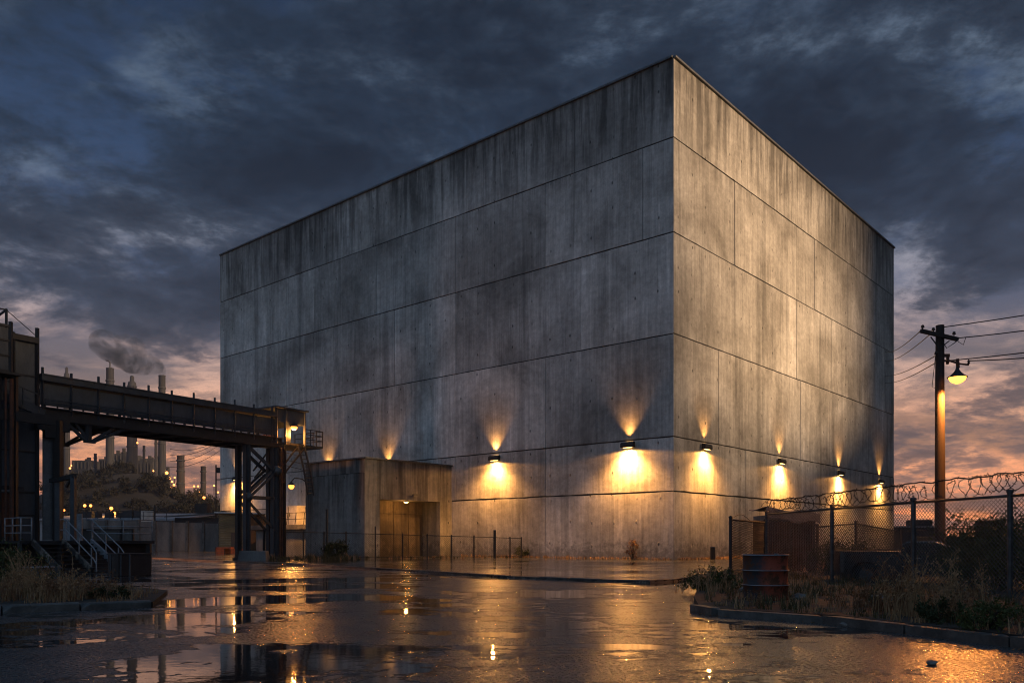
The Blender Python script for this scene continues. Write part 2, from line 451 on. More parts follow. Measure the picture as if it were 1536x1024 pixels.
# ------------------------------------------------------------------ the concrete box
box = thing('concrete_building', 'huge windowless board-marked concrete box building filling the middle of the yard', 'building', C)
LEND, REND = tL(331), tR(1340)
lifts = [0, 4.74, 8.44, 15.39, 22.25, 28.66, HT]
vjL = [[520, 819], [600, 684, 819], [430, 560, 683, 819], [430, 472, 592, 684, 872], [430, 472, 565, 684, 819, 965], [396, 500, 700, 862]]
vjR = [[1117, 1200], [1117, 1155, 1240, 1290], [1077, 1101, 1200, 1246, 1271], [1052, 1101, 1163, 1194, 1246, 1271, 1291, 1326], [1052, 1101, 1163, 1194, 1221, 1246, 1271, 1291], [1052, 1163, 1194, 1246, 1300]]
GAPH, GAPV, PR = .062, .036, .05
def wall_panels(u, n, end, vj, tf):
    m = MB()
    for r in range(6):
        z0, z1 = lifts[r] + (GAPH/2 if r else 0), lifts[r+1] - (GAPH/2 if r < 5 else 0)
        ts = sorted([0.0] + [tf(p) for p in vj[r]] + [end])
        for i, (a0, a1) in enumerate(zip(ts[:-1], ts[1:])):
            t0 = a0 + (GAPV/2 if i else -PR*0); t1 = a1 - (GAPV/2 if i < len(ts)-2 else 0)
            pid = random.random(); pr = PR + random.uniform(-.015, .02)
            if i == 0: pr = PR
            # ragged joint edges: sample the long edges
            k = max(2, int((t1-t0)/.7)); rag = .022 if r != 1 and r != 0 else .045
            us = [t0 + (t1-t0)*j/k for j in range(k+1)]
            lo = [z0 + (random.uniform(0, rag) if r else 0) for _ in us]; hi = [z1 - (random.uniform(0, rag) if r < 5 else 0) for _ in us]
            P = lambda t, z, d: C + u*t + n*d + Vector((0,0,z))
            for j in range(k):
                q = [(us[j], lo[j]), (us[j+1], lo[j+1]), (us[j+1], hi[j+1]), (us[j], hi[j])]
                off = 0 if n is nL else 200
                m.face([P(t, z, pr) for t, z in q], uv=[(t+off, z) for t, z in q], pan=pid)
                for (A, B) in ((q[0], q[1]), (q[2], q[3])):
                    m.face([P(*A, pr), P(*B, pr), P(*B, 0), P(*A, 0)], uv=[(A[0]+off,A[1])]*4, pan=pid)
            for (A, B) in (((us[0], lo[0]), (us[0], hi[0])), ((us[-1], lo[-1]), (us[-1], hi[-1]))):
                m.face([P(*A, pr), P(*B, pr), P(*B, 0), P(*A, 0)], uv=[(A[0]+off,A[1])]*4, pan=pid)
    return m
# close the corner: the left-face panels run out to the right-face skin
wl = wall_panels(uL, nL, LEND, vjL, tL); wl.build('wall', M['concrete'], box)
wr = wall_panels(uR, nR, REND, vjR, tR); wr.build('wall', M['concrete'], box)
arr = MB()      # corner arris strip
for r in range(6):
    z0, z1 = lifts[r] + (GAPH/2 if r else 0), lifts[r+1] - (GAPH/2 if r < 5 else 0)
    a0 = C + nL*PR; a1 = C + nL*PR + nR*PR; a2 = C + nR*PR
    for p, q, uo in ((a0, a1, 0), (a1, a2, 200)):
        arr.face([p+Vector((0,0,z0)), q+Vector((0,0,z0)), q+Vector((0,0,z1)), p+Vector((0,0,z1))], uv=[(uo,z0),(uo+.07,z0),(uo+.07,z1),(uo,z1)], pan=.5)
    for z in (z0, z1): arr.face([C+Vector((0,0,z)), a0+Vector((0,0,z)), a1+Vector((0,0,z)), a2+Vector((0,0,z))], uv=[(0,z)]*4, pan=.5)
arr.build('corner_arris', M['concrete'], box)
core = MB()
q = [C, C + uR*REND, C + uR*REND + uL*LEND, C + uL*LEND]
core.hexa([p + Vector((0,0,0)) for p in q] + [p + Vector((0,0,HT-.05)) for p in q])
core.build('core', M['black'], box)
bk = MB()
for (p, qq, L, nn, of) in ((q[1], q[2], LEND, uR, 400), (q[2], q[3], REND, uL, 500)):
    bk.face([p+nn*.05, qq+nn*.05, qq+nn*.05+Vector((0,0,HT)), p+nn*.05+Vector((0,0,HT))], uv=[(of,0),(of+L,0),(of+L,HT),(of,HT)], pan=.4)
bk.build('rear_wall', M['concrete'], box)
cop = MB()
for p, qq in ((q[0]+(nL+nR)*.05, q[1]+nR*.05), (q[0]+(nL)*.05, q[3]+nL*.05), (q[3], q[2]), (q[1], q[2])):
    cop.bar(p+Vector((0,0,HT+.07)), qq+Vector((0,0,HT+.07)), .34, .14)
cop.build('roof_coping', M['galv'], box)

# ------------------------------------------------------------------ annex with a recessed doorway
T0, T1, W = tL(678), 28.9, 9.34
A0 = C + uL*T0 + nL*W          # outer corner nearest the camera
annex = thing('concrete_annex', 'low concrete entrance block with a deep doorway against the big box', 'building', A0)
AH = 7.7
def AQ(q_, k, z): return A0 + uR*q_ + uL*k + Vector((0,0,z))      # q along door face toward the box, k along the other face
K = T1 - T0
an = MB()
D0, D1, DH, DD = 1.49, 7.93, 4.6, 2.2
def aface(p0, p1, z0, z1, u0, u1, uo, pan):
    an.face([p0+Vector((0,0,z0)), p1+Vector((0,0,z0)), p1+Vector((0,0,z1)), p0+Vector((0,0,z1))], uv=[(uo+u0,z0),(uo+u1,z0),(uo+u1,z1),(uo+u0,z1)], pan=pan)
a_ = lambda qq, k=0: AQ(qq, k, 0)
aface(a_(0), a_(D0), 0, AH, 0, D0, 300, .6); aface(a_(D1), a_(W), 0, AH, D1, W, 300, .5); aface(a_(D0), a_(D1), DH, AH, D0, D1, 300, .7)
for k0, k1, z0, z1, pn in ((0, K, 0, 6.55, .35), (0, K, 6.58, AH, .25)):
    aface(a_(0, k1), a_(0, k0), z0, z1, -k1, -k0, 300, pn)
aface(a_(W, K), a_(0, K), 0, AH, 0, W, 330, .5)
aface(a_(D0), a_(D0, DD), 0, DH, 0, DD, 350, .5); aface(a_(D1), a_(D1, DD), 0, DH, 0, DD, 360, .5)
an.face([AQ(D0,0,DH), AQ(D1,0,DH), AQ(D1,DD,DH), AQ(D0,DD,DH)], uv=[(380,0),(386,0),(386,2),(380,2)], pan=.4)
an.face([AQ(0,0,AH-.06), AQ(W,0,AH-.06), AQ(W,K,AH-.06), AQ(0,K,AH-.06)], uv=[(400,0),(409,0),(409,7),(400,7)], pan=.3)
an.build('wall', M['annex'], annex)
cp = MB(); 
for p, qq in ((AQ(-.03,-.03,AH), AQ(W,-.03,AH)), (AQ(-.03,0,AH), AQ(-.03,K,AH)), (AQ(0,K,AH), AQ(W,K,AH))): cp.bar(p, qq, .26, .1)
cp.build('roof_edge', M['galv'], annex)
dr = MB(); nb = 8
for i in range(nb):
    q0 = D0 + (D1-D0)*i/nb + .02; q1 = D0 + (D1-D0)*(i+1)/nb - .02
    for z0, z1 in ((.03, 3.55), (3.6, DH)):
        p0, p1 = AQ(q0, DD-.1 + .02*(i%2), 0), AQ(q1, DD-.1 + .02*(i%2), 0)
        dr.face([p0+Vector((0,0,z0)), p1+Vector((0,0,z0)), p1+Vector((0,0,z1)), p0+Vector((0,0,z1))], uv=[(420+q0,z0),(420+q1,z0),(420+q1,z1),(420+q0,z1)], pan=random.random())
dr.face([AQ(D0,DD,0),AQ(D1,DD,0),AQ(D1,DD,DH),AQ(D0,DD,DH)], uv=[(440,0),(446,0),(446,4),(440,4)], pan=.2)
dr.build('door', concrete_wall('door_boards', tint=(.15,.12,.085), top=40, ties=False), annex)

def light(name, typ, energy, col, parent, loc, radius=.06, spot=None, blend=.5, dirn=None):
    l = bpy.data.lights.new(name, typ); l.energy = energy; l.color = col
    l.shadow_soft_size = radius
    if spot: l.spot_size = R(spot); l.spot_blend = blend
    o = bpy.data.objects.new(name, l); COL.objects.link(o)
    if parent: o.parent = parent
    o.location = loc
    if dirn is not None: o.rotation_euler = Vector(dirn).to_track_quat('-Z', 'Y').to_euler()
    return o
AMB = (1, .43, .10)
# door lamp
dl = thing('door_lamp', 'small round lamp glowing under the lintel of the annex doorway', 'lamp', AQ(4.5, .35, DH))
m = MB(); m.lathe([(.001,0),(.17,0),(.2,-.05),(.2,-.10)], AQ(4.5,.35,DH)); m.build('housing', M['black'], dl)
m = MB(); m.lathe([(.19,-.09),(.15,-.17),(.06,-.20),(.001,-.205)], AQ(4.5,.35,DH)); m.build('lens', M['lens'], dl)
light('door_light', 'POINT', 110, AMB, dl, (0,0,-.42), .10)
ca = thing('security_camera', 'small grey camera bolted above the annex doorway', 'camera', AQ(4.9, 0, 5.05))
m = MB(); p = AQ(4.9,-.3,5.05); m.bar(p+uR*.25, p-uR*.25, .16, .14); m.build('housing', M['galv'], ca)
m = MB(); m.bar(AQ(4.9,0,5.0), AQ(4.9,-.28,5.0), .05, .05); m.build('bracket', M['black'], ca)

# ------------------------------------------------------------------ wall lights
def make_sconce(loc, rz, label):
    t = thing('wall_light', label, 'wall light', loc, rz, 'up and down lights on the concrete box')
    m = MB(); prof = []
    w = .52
    arc = [(.10, -.24), (.10, .16)] + [(.12 + .28*math.sin(a)*1.0, .02 + .15*math.cos(a)) for a in [R(x) for x in (10, 35, 60, 85)]] + [(.41, -.12), (.39, -.24)]
    n = len(arc); A = [(-w, -y, z) for y, z in arc]; B = [(w, -y, z) for y, z in arc]
    m.face(A); m.face(B[::-1])
    for i in range(n):
        j = (i+1) % n; m.face([A[j], A[i], B[i], B[j]])
    m.build('housing', M['black'], t, local=True, bevel=.01)
    m = MB(); m.box(0, -.05, 0, .30, .12, .22); m.build('bracket', M['black'], t, local=True)
    m = MB(); m.box(0, -.25, -.245, .66, .16, .03); m.build('lens', M['lens'], t, local=True)
    m = MB(); m.box(0, -.055, .15, .5, .05, .02); m.build('upper_lens', M['lens'], t, local=True)
    light('down_light', 'SPOT', DOWN, AMB, t, (0, -.62, -.34), .10, 138, 1.0, (0, .08, -1))
    light('lens_light', 'SPOT', 560, AMB, t, (0, -.38, -.40), .08, 176, .12, (0, 0, -1))
    light('up_light', 'SPOT', UP, AMB, t, (0, -.34, .26), .05, 84, 1.0, (0, .06, 1))
    return t
DOWN, UP = 4300, 520
rzL, rzR = math.atan2(-.6578, .7532), math.atan2(.7534, .6576)
LW = [(tL(945), 8.15, 'wall light on the shaded face nearest the building corner, warm beams up and down'),
      (tL(745), 8.05, 'wall light on the shaded face between the annex and the building corner'),
      (29.4, 8.0, 'wall light half hidden behind the annex roof, only its upward glow showing'),
      (38.4, 8.1, 'wall light between the gallery cabin and the annex, low glow on the wall'),
      (tL(357), 8.35, 'wall light at the far left end of the box behind the gallery tower')]
RW = [(tR(1055), 8.12, 'wall light on the bright face nearest the building corner'),
      (tR(1168), 8.02, 'second wall light from the corner on the bright face, above the fenced red shed'),
      (tR(1257), 7.9, 'third wall light from the corner on the bright face, above the razor wire'),
      (tR(1318), 7.75, 'farthest wall light on the bright face, next to its right-hand edge')]
s0 = None
for t, z, lab in LW:
    p = C + uL*t + nL*(PR+.005) + Vector((0,0,z))
    if s0 is None: s0 = make_sconce(p, rzL, lab)
    else: dup(s0, p, rzL, lab)
for t, z, lab in RW:
    p = C + uR*t + nR*(PR+.005) + Vector((0,0,z)); dup(s0, p, rzR, lab)

# ------------------------------------------------------------------ low fence in front of the annex
fpx = [396, 427, 455, 486, 519, 563, 604, 641, 677, 711, 742, 765, 782]
def fpt(px):
    k = (px-396)/(782-396); Y = 57.0 + 4.6*k
    return Vector((XP(px, Y), Y, .085)), ZP(797 + 10*k**1.3, Y)
p0, _ = fpt(396)
lf = thing('low_wire_fence', 'long low dark post and wire fence in front of the annex', 'fence', p0)
prev = None; ml = MB(); mr = MB()
for i, px in enumerate(fpx):
    p, zt = fpt(px)
    m = MB(); big = px in (396, 742); r = .10 if big else .05
    tall = {563: .55, 742: .55, 396: .3}.get(px, .1)
    m.tube(p - Vector((0,0,.1)), Vector((p.x, p.y, zt + tall)), r, 8); m.build('post', M['black'], lf)
    if prev:
        a, za = prev
        mr.tube(Vector((a.x,a.y,za)), Vector((p.x,p.y,zt)), .028, 6)
        mr.tube(Vector((a.x,a.y,.2)), Vector((p.x,p.y,.2)), .018, 6)
        L = (p-a).length; k = max(2, int(L/.16))
        for s in range(-14, k):
            for sg in (1, -1):
                h0 = .2; hz = (za+zt)/2 - .03; n_ = (hz-h0)/.16
                x0, x1 = (s, s+n_) if sg > 0 else (s+n_, s)
                def clip(x0, x1):
                    ta, tb = 0.0, 1.0; d = x1-x0
                    for lo, hi in ((0, k),):
                        t0_, t1_ = (lo-x0)/d, (hi-x0)/d
                        if t0_ > t1_: t0_, t1_ = t1_, t0_
                        ta, tb = max(ta, t0_), min(tb, t1_)
                    return (ta, tb) if tb > ta else None
                cc = clip(x0, x1)
                if not cc: continue
                P_ = lambda tt: a.lerp(p, (x0+(x1-x0)*tt)/k) * 1 + Vector((0,0, h0+(hz-h0)*tt - .085))
                ml.tube(P_(cc[0]), P_(cc[1]), .005, 3, caps=False)
    prev = (p, zt)
pieces(mr, 'rail', M['black'], lf); ml.build('wire_mesh', M['black'], lf)
p = PT(490, 810, 59.5); sp = MB(); sp.tube((p.x,p.y,0), (p.x,p.y,ZP(765,59.5)), .075, 8)
sp.lathe([(.09,0),(.09,.08),(.001,.1)], (p.x,p.y,ZP(765,59.5)))
tag(sp.build('pipe_post', M['black'], at=(p.x,p.y,0)), 'tall thin dark pipe post standing just behind the low fence', 'post')

# bollard and plant at the foot of the big wall
p = C + uR*3.9 + nR*.9; bo = MB(); bo.box(p.x, p.y, .42+.085, .26, .26, .84, rzR); 
bt = thing('bollard', 'short dark square bollard lamp by the building corner', 'bollard', (p.x,p.y,.085))
bo.build('post', M['black'], bt, bevel=.02)
m = MB(); m.box(p.x, p.y, .94, .28, .28, .03, rzR); m.build('cap', M['rail'], bt)

# ------------------------------------------------------------------ steel gallery with tower
G1 = Vector((-24.7, 43.4, 0)); gd = Vector((.557, .8305, 0)); gn = Vector((.8305, -.557, 0))
def ga(px): r = (px-CX)/F; return (G1.x - r*G1.y) / (r*gd.y - gd.x)
def GP(a, d, z): return G1 + gd*a + gn*d + Vector((0,0,z))
GB = 2.8     # breadth behind the front plane
gal = thing('conveyor_gallery', 'dark blue-grey steel gallery bridge running from the left mill to the concrete box', 'gallery', GP(0,0,0))
L1 = 15.3
m = MB()
m.bar(GP(-.2,0,9.1), GP(L1,0,9.1), .05, 1.15); m.build('side_panel', M['panel'], gal)
m = MB(); m.bar(GP(-.2,-GB,9.5), GP(L1,-GB,9.5), .05, .75); m.build('side_panel', M['panel'], gal)
m = MB(); m.bar(GP(-.2,.04,9.98), GP(L1,.04,9.98), .34, .36); m.bar(GP(-.2,.15,9.80), GP(L1,.15,9.80), .3, .05); m.build('top_girder', M['steel'], gal)
m = MB(); m.bar(GP(-.2,-GB/2,10.12), GP(L1,-GB/2,10.12), GB+.5, .06); m.build('roof', M['steel'], gal)
m = MB(); m.bar(GP(-.2,.02,8.1), GP(L1+.6,.02,8.1), .10, .56); m.bar(GP(-.2,.06,8.39), GP(L1+.6,.06,8.39), .42, .06); m.bar(GP(-.2,.06,7.80), GP(L1+.6,.06,7.80), .42, .08); m.build('bottom_girder', M['black'], gal)
m = MB(); m.bar(GP(-.2,-GB,8.05), GP(L1,-GB,8.05), .2, .66); m.bar(GP(-.2,-GB/2,7.95), GP(L1,-GB/2,7.95), GB, .1); m.build('floor', M['black'], gal)
na = 11
for i in range(na):
    a = -.1 + (L1-.2)*i/(na-1)
    m = MB(); m.bar(GP(a,.07,8.1), GP(a,.07,10.3 + (.12 if i%2 else .2)), .10, .10); m.build('rib', M['steel'], gal)
m = MB()
for i in range(23):
    a = L1*i/22
    if i % 2 == 0: m.bar(GP(a,.03,8.40), GP(a,.03,8.56), .16, .1)
    else: m.bar(GP(a,.03,8.40), GP(a,.03,8.56), .07, .06)
pieces(m, 'slot_spacer', M['black'], gal)
m = MB()
for z in (8.85, 8.68): m.tube(GP(0,.16,z), GP(L1,.16,z), .022, 6)
m.build('handrail', M['steel'], gal)
m = MB()
for i in range(9):
    a = .8 + 1.7*i; m.bar(GP(a,0,7.85), GP(a,-GB,7.85), .16, .3)
m.build('cross_beam', M['black'], gal)
# hanging V truss under the left end
m = MB(); aA, aB, aC = ga(98), ga(133), ga(188)
zb, zt = 6.85, 7.8
for d in (0, -GB):
    m.bar(GP(aA,d,zt), GP(aB-.15,d,zb), .12, .16); m.bar(GP(aC,d,zt), GP(aB+.25,d,zb), .12, .16)
    m.bar(GP(aA+.5,d,zt), GP(aB,d,zb+.05), .10, .14); m.bar(GP(aC-.6,d,zt), GP(aB+.2,d,zb+.05), .10, .14)
    m.bar(GP(aB,d,zb), GP(aB,d,zt), .30, .2); m.bar(GP(aB-.25,d,zb), GP(aB+.35,d,zb), .2, .16)
pieces(m, 'hanging_truss', M['steel'], gal)
# cabin at the outer end
cab = thing('gallery_cabin', 'lamp-lit open steel cabin at the outer end of the gallery', 'cabin', GP(L1,0,0))
c0, c1, zf, zr = L1+.05, ga(455), 8.2, 10.45
m = MB()
for a in (c0, c0+.75, c1):
    for d in (.12, -GB): m.bar(GP(a,d,zf-.2), GP(a,d,zr), .14, .14)
pieces(m, 'post', M['steel'], cab)
m = MB()
m.bar(GP(c0-.1,.13,9.95), GP(c1+.08,.13,9.95), .05, .9); m.bar(GP(c0-.1,-GB,9.85), GP(c1,-GB,9.85), .05, 1.1); m.bar(GP(c1+.03,.15,9.95), GP(c1+.03,-GB,9.95), .05, .9)
m.bar(GP(c0+.78,.13,8.85), GP(c0+1.2,.13,8.85), .05, 1.3)
m.build('side_panel', M['panel'], cab)
m = MB(); m.bar(GP(c0-.3,-GB/2+.1,zr+.03), GP(c1+.15,-GB/2+.1,zr+.03), GB+.6, .1); m.build('roof', M['steel'], cab)
m = MB(); m.bar(GP(c0-.5,-GB/2,zf-.12), GP(ga(482),-GB/2,zf-.12), GB+.3, .14); m.build('floor', M['black'], cab)
m = MB()
for k in range(7): m.bar(GP(c0+1.3+k*.2,-GB+.1,zf), GP(c0+1.3+k*.2,-GB+.1,9.3), .04, .04)
for z in (8.5, 8.9, 9.3): m.bar(GP(c0+1.2,-GB+.1,z), GP(c1,-GB+.1,z), .04, .04)
m.build('window_grille', M['rusty'], cab)
b0, b1 = c1, ga(482)
for (dA, aA_, dB, aB_) in ((.12, b0, .12, b1), (.12, b1, -GB, b1)):
    m = MB(); pA, pB = GP(aA_, dA, 0), GP(aB_, dB, 0)
    for z in (.35, .7, 1.05): m.tube(pA+Vector((0,0,zf+z)), pB+Vector((0,0,zf+z)), .03, 6)
    for k in range(4):
        p = pA.lerp(pB, k/3); m.tube(p+Vector((0,0,zf-.1)), p+Vector((0,0,zf+1.07)), .035, 6)
    m.build('railing', M['black'], cab)
m = MB()
for a0, a1, z1 in ((c0+.4, c0+1.9, 6.3), (c0+.5, c0+2.6, 5.8)):
    m.bar(GP(a1,.1,8.0), GP(a0,.1,z1), .07, .1); m.bar(GP(a1,-GB,8.0), GP(a0,-GB,z1), .07, .1)
for z in (7.5, 7.0, 6.6): m.tube(GP(c0+.4,.1,z), GP(c0+2.2,.1,z-.2), .02, 5)
m.build('bracket', M['black'], cab)
# steep stair from the cabin platform
m = MB(); sA, sB = GP(c0+2.1,.2,8.05), GP(ga(457)+.2,.4,4.6)
for o in (-.28, .28):
    m.bar(sA+gn*0+gd*o, sA.lerp(sB,.5)+gd*(o+.08)+Vector((0,0,.1)), .07, .12); m.bar(sA.lerp(sB,.5)+gd*(o+.08)+Vector((0,0,.1)), sB+gd*o, .07, .12)
for k in range(13):
    p = sA.lerp(sB, (k+.5)/13); m.bar(p-gd*.28, p+gd*.28, .07, .04)
m.build('ladder', M['black'], cab)
cl = thing('cabin_lamp', 'round pendant lamp glowing orange inside the gallery cabin', 'lamp', PT(441, 641, 57.2))
q0 = PT(441, 641, 57.2)
m = MB(); m.lathe([(.02,.55),(.03,.3),(.2,.22),(.3,.08),(.3,.05)], q0); m.build('shade', M['black'], cl)
m = MB(); m.ball(q0, .24, 14, 8, .75); m.build('bulb', M['bulb'], cl)
light('cabin_light', 'POINT', 520, (1,.36,.07), cl, (0,0,-.45), .12)
# tower legs and bracing
TB = .85      # depth of the narrow tower
tw = thing('gallery_tower', 'braced steel tower carrying the outer end of the gallery', 'tower', GP(13,0,0))
aLg, aRg = ga(370), ga(411.5)
zg = .25
for a, d, w, mt in ((aLg, 0, .36, 'steel'), (aRg, 0, .40, 'steel'), (aRg+.62, 0, .42, 'black'), (aLg, -TB, .30, 'black'), (aRg+.3, -TB, .34, 'black')):
    m = MB(); m.bar(GP(a,d,zg), GP(a,d,7.72), w*.16, w); 
    for sgn in (-1, 1): m.bar(GP(a+sgn*w/2,d,zg), GP(a+sgn*w/2,d,7.72), w*.95, .035, up=gd)
    m.bar(GP(a,d,.06), GP(a,d,zg), .6, .6); m.build('leg', M[mt], tw)
z1, z2 = ZP(705, 55.5), ZP(745, 54.5)
m = MB()
for d in (.02, -TB):
    m.bar(GP(aLg+.1,d,7.6), GP(aRg-.05,d,z1), .14, .2)
    m.bar(GP(aRg-.05,d,z1+.12), GP(aLg,d,z2+.12), .12, .14); m.bar(GP(aRg-.05,d,z1-.2), GP(aLg,d,z2-.2), .12, .14)
    m.bar(GP(aLg,d,z2), GP(aRg,d,z2), .12, .18)
    m.bar(GP(aLg,d,z2-.2), GP(aRg,d,ZP(795,55.5)), .12, .14)
m.build('brace', M['steel'], tw)
m = MB()
m.lathe([(.001,-.06),(.3,-.06),(.3,.06),(.001,.06)], GP(aLg,.2,z2), 12, 'y'); m.lathe([(.001,-.05),(.36,-.05),(.36,.05),(.001,.05)], GP(aRg,.2,z1), 12, 'y')
pieces(m, 'gusset_plate', M['galv'], tw)
m = MB(); m.tube(GP(aRg+.3,.25,.2), GP(aRg+.3,.25,7.7), .07, 8); m.tube(GP(aRg+.48,.25,.2), GP(aRg+.48,.25,7.7), .05, 8)
for z in (3, 5.4, 6.6): m.bar(GP(aRg+.1,.24,z), GP(aRg+.7,.24,z), .08, .05)
m.build('pipe', M['rusty'], tw)
p = PT(381, 835, 54.0)
m = MB(); 
bl = [(-.95,-.5),(.95,-.5),(.95,.5),(-.95,.5)]
m.hexa([(p.x+x*1.0, p.y+y, 0) for x, y in bl] + [(p.x+x*.9, p.y+y*.7, .72) for x, y in bl])
tag(m.build('barrier_block', M['plain_concrete'], at=(p.x,p.y,0), bevel=.03), 'pale concrete block at the foot of the gallery tower', 'concrete block')

# loading dock, tank cabinet, flood lamp
D = Vector((XP(441,70), 70, 0))
dk = thing('loading_dock', 'low concrete dock with a jutting slab left of the annex', 'dock', D)
dw = tL(424) - T1 - .3
def DQ(k, w, z): return C + uL*(T1+.02+k) + nL*w + Vector((0,0,z))
m = MB()
m.hexa([DQ(0,.1,0), DQ(12,.1,0), DQ(12,6.5,0), DQ(0,6.5,0), DQ(0,.1,2.35), DQ(12,.1,2.35), DQ(12,6.5,2.35), DQ(0,6.5,2.35)]); m.build('base', M['plain_concrete'], dk)
m = MB(); m.hexa([DQ(0,.1,2.36), DQ(12.3,.1,2.36), DQ(12.3,6.9,2.36), DQ(0,6.9,2.36), DQ(0,.1,2.8), DQ(12.3,.1,2.8), DQ(12.3,6.9,2.8), DQ(0,6.9,2.8)]); m.build('slab', M['kerb'], dk, bevel=.03)
m = MB()
for z in (3.3, 3.85): m.tube(DQ(.1,6.7,z), DQ(12,6.7,z), .03, 6)
for k in range(10): m.tube(DQ(.1+k*1.32,6.7,2.8), DQ(.1+k*1.27,6.7,3.87), .035, 6)
m.build('railing', M['black'], dk)
kc = thing('white_cabinet', 'pale lit equipment cabinet standing on the loading dock', 'cabinet', DQ(8.3, 4.6, 2.8))
m = MB(); m.hexa([DQ(7.0,3.6,2.8),DQ(9.6,3.6,2.8),DQ(9.6,5.4,2.8),DQ(7.0,5.4,2.8),DQ(7.0,3.6,4.6),DQ(9.6,3.6,4.6),DQ(9.6,5.4,4.6),DQ(7.0,5.4,4.6)]); m.build('body', M['white'], kc, bevel=.03)
m = MB(); m.bar(DQ(8.3,5.42,2.9), DQ(8.3,5.42,4.5), .05, .03); m.build('door_seam', M['black'], kc)
m = MB(); m.bar(DQ(8.1,5.46,3.6), DQ(8.1,5.46,3.9), .05, .06); m.build('handle', M['black'], kc)
fl = thing('flood_lamp', 'bright orange flood lamp on a crooked bracket above the loading dock', 'lamp', PT(437,729,71))
q0 = PT(437,729,71)
m = MB(); m.ball(q0, .26, 12, 8); m.build('bulb', M['bulb'], fl)
m = MB(); m.lathe([(.05,.42),(.12,.32),(.30,.14),(.33,.10)], q0); m.build('shade', M['black'], fl)
m = MB(); m.path([q0+Vector((0,0,.4)), q0+Vector((.2,.3,.75)), q0+Vector((.7,.9,.7)), q0+Vector((1.2,1.6,.2)), q0+Vector((1.3,1.8,-2.7))], .05, 6); m.build('bracket', M['black'], fl)
light('flood_light', 'SPOT', 1900, (1,.40,.085), fl, (0,-.1,-.42), .22, 174, .3, (0,0,-1))

# shed left of the tower
Ys = 86
S0 = Vector((XP(328,Ys), Ys, 0)); S1 = Vector((XP(412,82), 82, 0))
sd = thing('ochre_shed', 'ochre boarded shed with a flat lit roof at the far left end of the box', 'shed', S0)
sdir = (S1-S0).normalized(); sn = Vector((sdir.y, -sdir.x, 0)); sl = (S1-S0).length; hs = 4.25
def SP(a, d, z): return S0 + sdir*a + sn*d + Vector((0,0,z))
m = MB(); nb = 17
w1 = sl*.44
for i in range(nb):
    z0, z1_ = hs*i/nb, hs*(i+1)/nb - .02
    m.hexa([SP(0,.02,z0),SP(w1,.02,z0),SP(w1,-3,z0),SP(0,-3,z0),SP(0,-.03,z1_),SP(w1,-.03,z1_),SP(w1,-3,z1_),SP(0,-3,z1_)])
m.build('boarded_wall', M['siding'], sd)
m = MB(); nc = 30
rows = [[], []]
for i in range(nc*2+1):
    a = w1 + .02 + (sl-w1)*i/(nc*2)
    for k, z in enumerate((0, hs-.5)): rows[k].append(SP(a, .06*(1 if i%2 else -1), z))
m.grid(rows, False, False); m.build('corrugated_wall', M['corr'], sd)
m = MB(); m.hexa([SP(-.2,.4,hs),SP(sl+.2,.4,hs-.3),SP(sl+.2,-3.2,hs-.3),SP(-.2,-3.2,hs),SP(-.2,.4,hs+.14),SP(sl+.2,.4,hs-.16),SP(sl+.2,-3.2,hs-.16),SP(-.2,-3.2,hs+.14)]); m.build('roof', M['white'], sd)
m = MB(); m.hexa([SP(w1*.55,.07,.05),SP(w1*.95,.07,.05),SP(w1*.95,.03,.05),SP(w1*.55,.03,.05),SP(w1*.55,.07,2.2),SP(w1*.95,.07,2.2),SP(w1*.95,.03,2.2),SP(w1*.55,.03,2.2)]); m.build('door', M['corr'], sd)
for (px, w, h, lab) in ((337, 1.5, .75, 'small faded orange crate on the ground left of the shed door'), (355, 2.2, .62, 'wider low orange crate beside the gallery tower foot')):
    p = PT(px, 830, 80); cr = thing('orange_crate', lab, 'crate', (p.x,p.y,0), 0, 'orange crates by the shed')
    m = MB()
    for i in range(3): m.box(p.x, p.y, h*(i+.5)/3, w, .9, h/3-.03)
    m.build('slats', M['orange'], cr)
    m = MB()
    for sx in (-1,1): m.box(p.x+sx*w*.46, p.y-.46, h/2, .09, .05, h)
    pieces(m, 'corner_post', M['rusty'], cr)

# ------------------------------------------------------------------ perimeter wall and things behind it on the left
Yw = 100
pw = thing('perimeter_wall', 'long grey concrete perimeter wall at the left back of the yard', 'wall', (XP(220,Yw),Yw,0))
m = MB(); x0, x1 = XP(112,Yw), XP(330,Yw); k = 9
for i in range(k):
    xa, xb = x0+(x1-x0)*i/k+.03, x0+(x1-x0)*(i+1)/k-.03
    h = 3.9 - .5*i/k if i else 4.0
    m.box((xa+xb)/2, Yw, h/2, xb-xa, .25, h); 
m.build('panel', M['plain_concrete'], pw)
m = MB()
for i in range(k+1): m.box(x0+(x1-x0)*i/k, Yw-.1, 1.95, .3, .3, 3.9-.4*i/k)
m.build('pilaster', M['kerb'], pw)
m = MB()
for z in (4.6, 5.1): m.tube((x0,Yw,z), (XP(250,Yw),Yw,z-.3), .03, 5)
for i in range(9): xx = x0+(XP(250,Yw)-x0)*i/8; m.tube((xx,Yw,3.8),(xx,Yw,5.1-.3*i/8),.04,5)
m.build('handrail', M['black'], pw)
